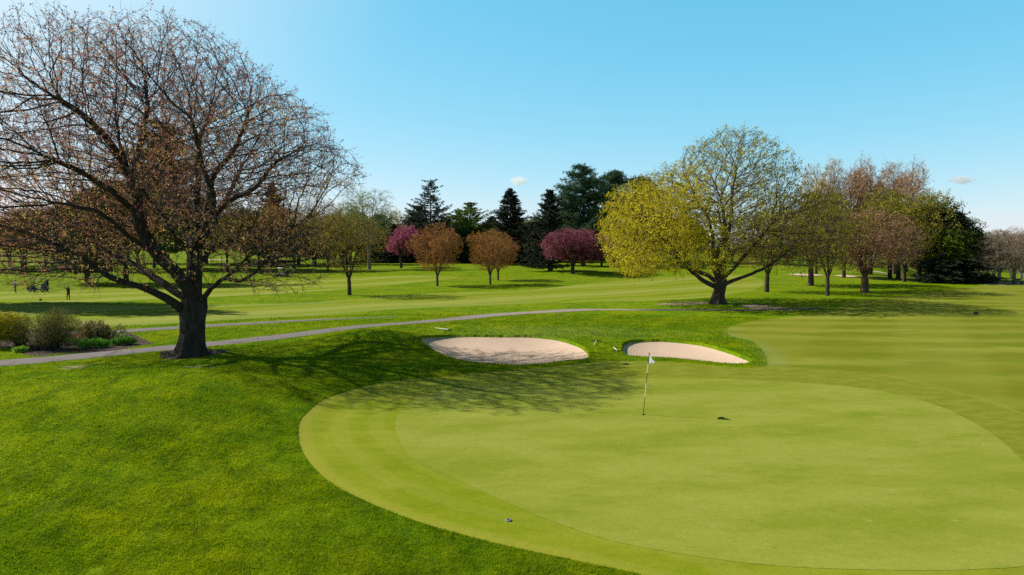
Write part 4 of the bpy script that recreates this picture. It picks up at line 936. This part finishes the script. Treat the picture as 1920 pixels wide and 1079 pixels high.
# bushes at the far right
for (px, py, w, h, lab, sd) in ((1826, 531, 5.0, 1.9, 'grey green scrub bush beyond the rightmost spruce', 71), (1842, 530, 4.0, 1.2, 'low straggly brown bush beyond the fairway edge', 72)):
    shrub('bush', px, py, w, h, [(0, (.03, .035, .02)), (.5, (.085, .09, .05)), (1, (.15, .15, .09))], lab, 1100, .28, sd, 20, lumps=6)
# ------------------------------------------------------------------ flagstick
def flagstick():
    x, y = hit(1206, 777.5); z = float(T0(x, y)) - .012; root = empty('flagstick', (x, y, z)); H = 2.2; top = np.array([.19, .0, H])
    g = Geo(); cuts = [-.1 / H, .30, .52, .69, .84, 1.0]; mm = [1, 0, 1, 0, 1]
    for i in range(5): g.tube([top * cuts[i], top * cuts[i + 1]], [.0105, .0105], 8, mm[i])
    g.lathe([(0, 0), (.02, .0), (.026, .02), (.02, .04), (0, .045)], 8, top, 1)
    g.build('pole', [M['white'], M['blackp']], root)
    f = Geo(); n = 10; m = 7; V = []
    for i in range(n + 1):
        s = i / n
        for j in range(m + 1):
            t = j / m; b = top * (1.0 - .16 * t)
            # pennant drooping from the upper corner, blown away from the camera
            px = b + np.array([.27 * s, .36 * s, 0]) * (1.0 - .0 * t); zz = -(.30 * s * (1 - t)) - .03 * s
            V.append(px + np.array([.025 * math.sin(s * 7 + t), -.02 * math.sin(s * 9), zz]))
    I = [(i * (m + 1) + j, i * (m + 1) + j + 1, (i + 1) * (m + 1) + j + 1, (i + 1) * (m + 1) + j) for i in range(n) for j in range(m)]
    f.add(V, I); fo = f.build('flag', M['flag'], root, smooth=True); md = fo.modifiers.new('s', 'SOLIDIFY'); md.thickness = .003
    c = Geo(); c.lathe([(.0, .014), (.054, .014), (.058, .017), (.05, .017)], 20); c.build('cup', M['hole'], root)
    tag(root, 'white pennant on black and white striped golf flagstick on the green', 'flagstick')
flagstick()
# ------------------------------------------------------------------ rakes and small markers
def rake(p_a, p_b, label, hm=True):
    a = np.array(hit(*p_a)); b = np.array(hit(*p_b)); d = b - a; d /= np.linalg.norm(d); L = 1.65; a = b - d * L; z = float(T0(*b)) + .05
    root = empty('bunker_rake', (b[0], b[1], z), math.atan2(d[1], d[0])); g = Geo(); g.tube([(-L, 0, .03), (0, 0, .08)], [.018, .018], 8); g.build('handle', M['white'], root)
    h = Geo(); h.box((0, 0, .06), (.05, .62, .04)); 
    for k in range(11): h.box((0, -.28 + k * .056, .01), (.015, .012, .09), taper=.6)
    h.build('rake_head', M['blackp'], root); tag(root, label, 'rake', 'rakes lying by the bunkers')
rake((1112, 653), (1118, 642.5), 'bunker rake lying upright between the two bunkers')
rake((1151, 654), (1157, 661.5), 'bunker rake lying against the left tip of the kidney bunker')
rake((827, 618.5), (840, 621.5), 'white handled rake lying behind the large oval bunker')
def puck(name, px, py, w, h, mat, label, cat, k=14, mat2=None):
    x, y = hit(px, py); root = empty(name, (x, y, float(T0(x, y)) + .0)); g = Geo(); g.lathe([(0, -.03), (w / 2, -.03), (w / 2, h * .7), (w * .44, h), (0, h)], k); g.build('body', mat, root)
    c = Geo(); c.lathe([(0, h + .004), (w * .25, h + .004), (w * .28, h * .9)], k); c.build('cap', mat2 or M['blackp'], root); tag(root, label, cat)
puck('sprinkler_head', 953, 975, .13, .012, M['stone'], 'small grey sprinkler head in the collar near the camera', 'sprinkler', mat2=M['hole'])
puck('sprinkler_head', 1173, 683, .30, .03, M['blackp'], 'small dark sprinkler head below the gap between the bunkers', 'sprinkler')
puck('tee_marker', 76, 564, .26, .20, M['blackp'], 'black round tee marker on the pale turf left of the golfer', 'tee marker')
x, y = hit(1830, 589); root = empty('yardage_block', (x, y, float(T0(x, y))), .2); g = Geo(); g.box((0, 0, .09), (.34, .2, .22), taper=.85); g.build('body', M['dgreen'], root); g = Geo(); g.box((0, 0, .215), (.2, .1, .02)); g.build('top_plate', M['blackp'], root)
tag(root, 'small dark green block standing on the right fairway', 'marker')
# mulch chips and roots at the big tree
rgm = np.random.default_rng(8); g = Geo(); a = rgm.uniform(0, 6.28, 2600); rr = rgm.uniform(.7, 1.8, 2600) ** 1.0 * (1 + .15 * np.sin(3 * a)); px = BED_TREE[0] + rr * np.cos(a); py = BED_TREE[1] + rr * np.sin(a)
g.leaves(np.column_stack([px, py, T0(px, py) + .02 + .16 * np.clip(1.6 - rr, 0, 1)]), .10, 1, .012, 3, 0, None, None, 0, rgm)
mpx = rgm.uniform(MULCH[:, 0].min(), MULCH[:, 0].max(), 5000); mpy = rgm.uniform(MULCH[:, 1].min(), MULCH[:, 1].max(), 5000); k = sdf(MULCH, mpx, mpy, 1) > 0
g.leaves(np.column_stack([mpx[k], mpy[k], T0(mpx[k], mpy[k]) + .015]), .10, 1, .01, 3, 0, None, None, 0, rgm)
g.build('mulch', mat_leaf('mulch_chips', [(0, (.03, .02, .016)), (.6, (.10, .075, .062)), (1, (.26, .21, .18))], .0)); tag(bpy.data.objects['mulch'], 'loose brown mulch chips under the big maple and in the bed', 'mulch', kind='stuff')
# mound of soil and roots
g = Geo(); n = 40; ang = np.arange(n) / n * 2 * math.pi; V = []
for s in np.linspace(0, 1, 9):
    r_ = (1.75 + .3 * np.sin(3 * ang) + .08 * np.sin(9 * ang)) * s; xx_ = BED_TREE[0] + r_ * np.cos(ang); yy_ = BED_TREE[1] + r_ * np.sin(ang)
    V.append(np.column_stack([xx_, yy_, T0(xx_, yy_) + .30 * (1 - s) ** 1.2 + .02 * np.sin(5 * ang + 9 * s) * (1 - s) + (.004 if s < 1 else -.03)]))
i = np.arange(8)[:, None] * n; j = np.arange(n)[None]; g.add(np.vstack(V), np.stack([i + j, i + n + j, i + n + (j + 1) % n, i + (j + 1) % n], -1).reshape(-1, 4))
t = NT('root_soil'); p = t.pos(); nn = t.noise(p, 12, 5, .7); so = g.build('soil', t.done(t.bsdf(t.mix(t.step(nn, .35, .7), (.045, .03, .025), (.20, .155, .13)), .95, t.bump(nn, .9, .06), .1)), smooth=True); so['kind'] = 'structure'
# ------------------------------------------------------------------ people
def skin_figure(root, verts, edges, radii, mat):
    me = bpy.data.meshes.new('body'); me.from_pydata(verts, edges, []); o = bpy.data.objects.new('body', me); C.objects.link(o); o.parent = root
    sk = o.modifiers.new('skin', 'SKIN'); 
    for i, r in enumerate(radii): me.skin_vertices[0].data[i].radius = (r, r)
    me.skin_vertices[0].data[0].use_root = True
    su = o.modifiers.new('sub', 'SUBSURF'); su.levels = 2; su.render_levels = 2
    me.materials.append(mat)
    for p in me.polygons: p.use_smooth = True
    return o
def ensure_skin(me):
    if not me.skin_vertices:
        bm = bmesh.new(); bm.from_mesh(me); bm.verts.layers.skin.verify(); bm.to_mesh(me); bm.free()
def person(px, py, H, arms, label, shirt, trousers, capmat, rz=0.0, headturn=0):
    x, y = hit(px, py); root = empty('person', (x, y, float(T0(x, y))), rz); k = H / 1.75
    V = []; E = []; Rd = []
    def v(p, r, par=None):
        V.append(tuple(np.array(p) * k)); Rd.append(r * k); i = len(V) - 1
        if par is not None: E.append((par, i))
        return i
    pel = v((0, 0, .95), .15); waist = v((0, 0, 1.08), .14, pel); chest = v((0, .0, 1.30), .17, waist); nb = v((0, 0, 1.45), .09, chest); nk = v((0, .0, 1.52), .055, nb); hd = v((0, .01, 1.60), .075, nk); hd2 = v((0, .01, 1.69), .08, hd)
    for s in (-1, 1):
        hip = v((s * .10, 0, .88), .105, pel); kn = v((s * .15, .02, .48), .068, hip); an = v((s * .18, 0, .10), .042, kn); he = v((s * .18, -.02, .04), .04, an); toe = v((s * .20, .17, .03), .032, he)
        pts = arms[0 if s < 0 else 1]; sh = v((s * .17, 0, 1.41), .065, chest); el = v(pts[0], .042, sh); wr = v(pts[1], .028, el); pa = v(pts[2], .035, wr)
        dirv = np.array(pts[2]) - np.array(pts[1]); dirv /= np.linalg.norm(dirv) + 1e-6; side = np.cross(dirv, (0, 1, .3)); side /= np.linalg.norm(side)
        for q, L in ((-.03, .075), (-.01, .09), (.01, .085), (.03, .07)):
            f1_ = v(np.array(pts[2]) + dirv * .04 + side * q, .010, pa); f2_ = v(np.array(pts[2]) + dirv * (.04 + L * .6) + side * q + np.array([0, .02, 0]), .009, f1_)
        th = v(np.array(pts[2]) - side * .05 + dirv * .02, .011, pa)
    me = bpy.data.meshes.new('body'); me.from_pydata(V, E, []); ensure_skin(me)
    for i, r in enumerate(Rd): me.skin_vertices[0].data[i].radius = (r, r)
    me.skin_vertices[0].data[0].use_root = True
    o = bpy.data.objects.new('body', me); C.objects.link(o); o.parent = root
    o.modifiers.new('skin', 'SKIN').use_smooth_shade = True; su = o.modifiers.new('sub', 'SUBSURF'); su.levels = 1; su.render_levels = 2
    # clothes: colour by height on the one continuous body
    t = NT('clothed_body'); z = t.sep(t.obj())[2]; zz = t.math('DIVIDE', z, k)
    c = t.mix(t.step(zz, .96, .98), trousers, shirt); c = t.mix(t.step(zz, 1.50, 1.51), c, (.46, .25, .17)); c = t.mix(t.step(zz, .09, .08), c, (.03, .03, .03)); me.materials.append(t.done(t.bsdf(c, .8, None, .2)))
    # face and cap
    g = Geo(); prof = [(0, 1.585), (.05, 1.59), (.078, 1.63), (.082, 1.68), (.075, 1.73), (.045, 1.765), (0, 1.775)]; g.lathe([(a * k, b * k) for a, b in prof], 14, (0, .012 * k, 0))
    g.add(np.array([(-.014, .085, 1.67), (.014, .085, 1.67), (0, .12, 1.655), (0, .09, 1.70)]) * k, [(0, 1, 2), (0, 2, 3), (1, 3, 2)])
    for s in (-1, 1): g.box((s * .082 * k, .01 * k, 1.675 * k), (.015 * k, .03 * k, .05 * k))
    g.build('head', M['skin'], root, smooth=True)
    c = Geo(); c.lathe([(a * k, b * k) for a, b in [(.090, 1.70), (.092, 1.74), (.07, 1.785), (0, 1.80)]], 14, (0, .012 * k, 0)); c.box((0, .13 * k, 1.705 * k), (.13 * k, .11 * k, .012 * k)); c.build('cap', capmat, root, smooth=True)
    tag(root, label, 'person'); return root, k
pr, k = person(128.5, 562.5, 1.70, [((-.20, .20, 1.22), (.06, .26, 1.32), (.16, .24, 1.38)), ((.36, .10, 1.36), (.30, .22, 1.50), (.26, .26, 1.56))], 'person in black clothes and light cap holding a golf club over the shoulder', (.012, .012, .014), (.01, .01, .012), M['tan'], rz=2.9)
g = Geo(); h0 = np.array([.22, .25, 1.47]) * k; g.tube([h0 - np.array([.10, 0, .09]), h0 + np.array([.32, -.15, .30]), h0 + np.array([.62, -.35, .42])], [.012, .009, .007], 6)
c = empty('golf_club', pr.location, 2.9); g.build('shaft', M['steel'], c); g = Geo(); g.box(h0 + np.array([.64, -.36, .42]), (.10, .05, .06), taper=.7); g.build('club_head', M['steel'], c); tag(c, 'golf club held up by the golfer in black', 'golf club')
person(29, 549, 1.72, [((-.24, .10, 1.12), (-.20, .28, 1.05), (-.18, .34, 1.05)), ((.24, .08, 1.12), (.20, .26, 1.02), (.18, .32, 1.0))], 'person in light blue top and brown trousers left of the golf cart', (.30, .48, .72), (.16, .07, .055), M['cartblue'], rz=-1.2)
# ------------------------------------------------------------------ golf carts
def golf_cart(px, py, rz, label):
    x, y = hit(px, py); root = empty('golf_cart', (x, y, float(T0(x, y))), rz)
    g = Geo()   # side profile extruded: +x is the front
    prof = [(-1.15, .35), (-1.15, .80), (-.75, .84), (-.70, .42), (.35, .36), (.62, .55), (.72, .86), (.98, .80), (1.22, .60), (1.25, .32), (.3, .26), (-.7, .26)]
    n = len(prof); V = [(a, -.58, b) for a, b in prof] + [(a, .58, b) for a, b in prof]; bm = bmesh.new(); vs = [bm.verts.new(v) for v in V]
    bm.faces.new(vs[:n]); bm.faces.new(vs[n:][::-1])
    for i in range(n): bm.faces.new((vs[(i + 1) % n], vs[i], vs[n + i], vs[n + (i + 1) % n]))
    bmesh.ops.bevel(bm, geom=bm.edges[:], offset=.03, segments=2, affect='EDGES'); me = bpy.data.meshes.new('body'); bm.to_mesh(me); bm.free(); me.materials.append(M['cartblue']); o = bpy.data.objects.new('body', me); C.objects.link(o); o.parent = root
    g = Geo(); g.box((.02, 0, 1.80), (1.75, 1.18, .05), taper=.94); g.box((.02, 0, 1.835), (1.5, 1.0, .03), taper=.9); g.build('roof', M['blackp'], root)
    for s in (-1, 1):
        for xa, xb in ((.78, .62), (-1.0, -.72)):
            g = Geo(); g.tube([(xa, s * .52, .80), (xb, s * .52, 1.79)], [.02, .02], 8); g.build('post', M['blackp'], root)
    g = Geo(); g.box((-.35, 0, .62), (.52, 1.05, .14)); g.build('seat', M['seat'], root); g = Geo(); g.box((-.63, 0, .92), (.11, 1.05, .42), taper=.95); g.build('backrest', M['seat'], root)
    g = Geo(); g.add([(.80, -.50, .85), (.80, .50, .85), (.63, .50, 1.76), (.63, -.50, 1.76)], [(0, 1, 2, 3)]); g.add([(.805, -.50, .85), (.805, .50, .85), (.635, .50, 1.76), (.635, -.50, 1.76)], [(3, 2, 1, 0)]); g.build('windshield', M['glass'], root)
    g = Geo(); a = np.linspace(0, 2 * math.pi, 17); g.tube(np.column_stack([.42 + .05 * np.sin(a), .25 + .16 * np.cos(a), .98 + .16 * np.sin(a)]), .014, 6); g.tube([(.42, .25, .98), (.62, .25, .75)], [.015, .02], 6); g.build('steering_wheel', M['blackp'], root)
    for s in (-1, 1):
        for xx_ in (-.82, .82):
            g = Geo(); a = np.linspace(0, 2 * math.pi, 20, endpoint=False); prof = [(.12, -.07), (.2, -.09), (.23, -.06), (.23, .06), (.2, .09), (.12, .07)]; V = []
            for q, w in prof: V += [(xx_ + q * math.cos(t_), s * .52 + w, .23 + q * math.sin(t_)) for t_ in a]
            i = np.arange(5)[:, None] * 20; j = np.arange(20)[None]; g.add(V, np.stack([i + j, i + (j + 1) % 20, i + 20 + (j + 1) % 20, i + 20 + j], -1).reshape(-1, 4)); w_ = g.build('wheel', M['tyre'], root, smooth=True)
            g = Geo(); g.tube([(xx_, s * .52 - .06, .23), (xx_, s * .52 + .06, .23)], [.125, .125], 14); g.build('rim', M['steel'], w_)
    tag(root, label, 'golf cart', 'golf carts on the course')
    for s, mm in ((-1, 'black'), (1, 'cartgrey')):
        c, sn = math.cos(rz), math.sin(rz); lx, ly = -1.0, s * .24; b = empty('golf_bag', (x + lx * c - ly * sn, y + lx * sn + ly * c, root.location[2] + .80), rz)
        g = Geo(); g.tube([(0, 0, 0), (-.08, 0, .45), (-.14, 0, .85)], [.13, .125, .14], 12); g.box((-.2, 0, .3), (.1, .18, .3), taper=.8); g.build('bag', M[mm], b)
        g = Geo()
        for k_ in range(5): g.tube([(-.14 + .05 * math.cos(k_ * 1.3), .06 * math.sin(k_ * 1.3), .75), (-.17 + .07 * math.cos(k_ * 1.3), .08 * math.sin(k_ * 1.3), 1.0)], [.008, .022], 6)
        g.build('clubs', M['steel'], b); tag(b, '%s golf bag strapped on the back of %s' % ('black' if s < 0 else 'grey', 'the golf cart near the golfers' if px < 300 else 'the distant golf cart'), 'golf bag')
golf_cart(72, 547.5, math.pi + .12, 'golf cart with black roof and clear windshield near the golfers')
golf_cart(530, 519.5, math.pi - .5, 'distant dark golf cart seen below the drooping maple branches')
# bench at the far right
x, y = hit(1908, 533.5); root = empty('bench', (x, y, float(T0(x, y))), .1)
g = Geo(); g.box((0, 0, .45), (1.6, .42, .06)); g.build('seat', M['wood'], root); g = Geo(); g.box((0, .2, .78), (1.6, .05, .3)); g.build('backrest', M['wood'], root)
for s in (-.7, .7): g = Geo(); g.box((s, 0, .2), (.08, .4, .46)); g.build('leg', M['wood'], root)
tag(root, 'dark wooden bench beside the forked bare tree at far right', 'bench')
# ------------------------------------------------------------------ clouds
def cloud(px, py, w, h, label, seed, D=1400.0):
    rg = np.random.default_rng(seed); c = px_at(px, py, D); s = D / F; bm = bmesh.new()
    for k in range(26):
        u = rg.uniform(-1, 1); r = (1 - abs(u) ** 1.5) * .9 + .25
        q = (u * w * s * .42, rg.normal(0, .15) * w * s, (rg.uniform(-.25, .5) * r) * h * s * .8); rad = h * s * rg.uniform(.28, .5) * r
        m = Matrix.Translation(q) @ Matrix.Diagonal((1.35, 1.2, .8, 1)); bmesh.ops.create_icosphere(bm, subdivisions=2, radius=rad, matrix=m)
    me = bpy.data.meshes.new('cloud'); bm.to_mesh(me); bm.free(); o = bpy.data.objects.new('cloud', me); C.objects.link(o); o.location = c
    rm = o.modifiers.new('r', 'REMESH'); rm.mode = 'VOXEL'; rm.voxel_size = h * s * .09
    t = NT('cloud_%d' % seed); v = t.n('ShaderNodeVolumePrincipled'); v.inputs['Color'].default_value = (1, 1, 1, 1); v.inputs['Anisotropy'].default_value = .3
    v.inputs['Density'].default_value = .05; t.l(v.outputs[0], t.out.inputs['Volume']); me.materials.append(t.m)
    tag(o, label, 'cloud', kind='thing')
cloud(972, 340, 38, 15, 'small puffy white cloud above the dark spruces', 1)
cloud(1806, 340, 60, 16, 'flat white cloud at the right above the far woods', 2)
# ------------------------------------------------------------------ light, sky, camera
el = math.radians(38.0); sdir = np.array([-.966, .26, 0]) * math.cos(el) + np.array([0, 0, math.sin(el)])
sun = bpy.data.lights.new('sun', 'SUN'); sun.energy = 5.0; sun.angle = math.radians(.53); sun.color = (1, .955, .88); so = bpy.data.objects.new('sun', sun); C.objects.link(so)
so.rotation_euler = Vector(-sdir).to_track_quat('-Z', 'Y').to_euler()
w = bpy.data.worlds.new('World'); scene.world = w; w.use_nodes = True; nt = w.node_tree; nt.nodes.clear()
sky = nt.nodes.new('ShaderNodeTexSky'); sky.sky_type = 'NISHITA'; sky.sun_disc = False; sky.sun_elevation = el; sky.sun_rotation = math.atan2(-.966, .26); sky.air_density = 1.0; sky.dust_density = .35; sky.ozone_density = 2.0; sky.altitude = 100
NN = nt.nodes.new; LK = nt.links.new
def wm(op, a, b=0.0, c=0.0, clamp=False):
    o = NN('ShaderNodeMath'); o.operation = op; o.use_clamp = clamp
    for i, v in enumerate((a, b, c)):
        if isinstance(v, bpy.types.NodeSocket): LK(v, o.inputs[i])
        else: o.inputs[i].default_value = v
    return o.outputs[0]
tc = NN('ShaderNodeTexCoord').outputs['Generated']; nrm = NN('ShaderNodeVectorMath'); nrm.operation = 'NORMALIZE'; LK(tc, nrm.inputs[0])
sep = NN('ShaderNodeSeparateColor'); LK(sky.outputs[0], sep.inputs[0]); comb = NN('ShaderNodeCombineColor'); SK = .1301
sxyz = NN('ShaderNodeSeparateXYZ'); LK(nrm.outputs[0], sxyz.inputs[0])
mr = NN('ShaderNodeMapRange'); mr.interpolation_type = 'SMOOTHSTEP'; LK(sxyz.outputs[2], mr.inputs[0]); mr.inputs[1].default_value = .36; mr.inputs[2].default_value = .56; mr.inputs[3].default_value = 1.0; mr.inputs[4].default_value = .07  # added dimming of the sky above the view, to deepen shadows
dot = NN('ShaderNodeVectorMath'); dot.operation = 'DOT_PRODUCT'; LK(nrm.outputs[0], dot.inputs[0]); dot.inputs[1].default_value = tuple(sdir)
gl = NN('ShaderNodeMapRange'); gl.interpolation_type = 'SMOOTHSTEP'; LK(dot.outputs['Value'], gl.inputs[0]); gl.inputs[1].default_value = .46; gl.inputs[2].default_value = .95; gl.inputs[3].default_value = 0; gl.inputs[4].default_value = 1.0
for i, (tint, gam, gain, white) in enumerate(((.80, 1.15, 1.367, .82), (1.03, .45, .94, .93), (1.0, .3, 1.03, 1.0))):
    v = wm('MULTIPLY', wm('POWER', wm('MULTIPLY', sep.outputs[i], tint * SK), gam), gain)
    v = wm('MULTIPLY_ADD', wm('SUBTRACT', white, v), gl.outputs[0], v)
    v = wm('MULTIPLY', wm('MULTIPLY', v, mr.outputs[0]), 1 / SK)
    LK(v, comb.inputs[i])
bg = NN('ShaderNodeBackground'); bg.inputs[1].default_value = .10; ow = NN('ShaderNodeOutputWorld')
LK(comb.outputs[0], bg.inputs[0]); LK(bg.outputs[0], ow.inputs[0])
cam = bpy.data.cameras.new('camera'); cam.sensor_width = 36; cam.lens = 36 * F / 1920; cam.clip_end = 5000; cam.clip_start = .1
co = bpy.data.objects.new('camera', cam); C.objects.link(co); co.location = (0, 0, CAMH); co.rotation_euler = (math.pi / 2 - PITCH, 0, 0); scene.camera = co
scene.view_settings.view_transform = 'Standard'; scene.view_settings.look = 'None'; scene.view_settings.exposure = .38; scene.view_settings.gamma = 1
cy = scene.cycles; cy.max_bounces = 12; cy.diffuse_bounces = 3; cy.glossy_bounces = 2; cy.transmission_bounces = 4; cy.transparent_max_bounces = 8; cy.transparent_max_bounces = 8; cy.volume_bounces = 10; cy.use_denoising = False
cy.use_adaptive_sampling = True; cy.adaptive_threshold = .01
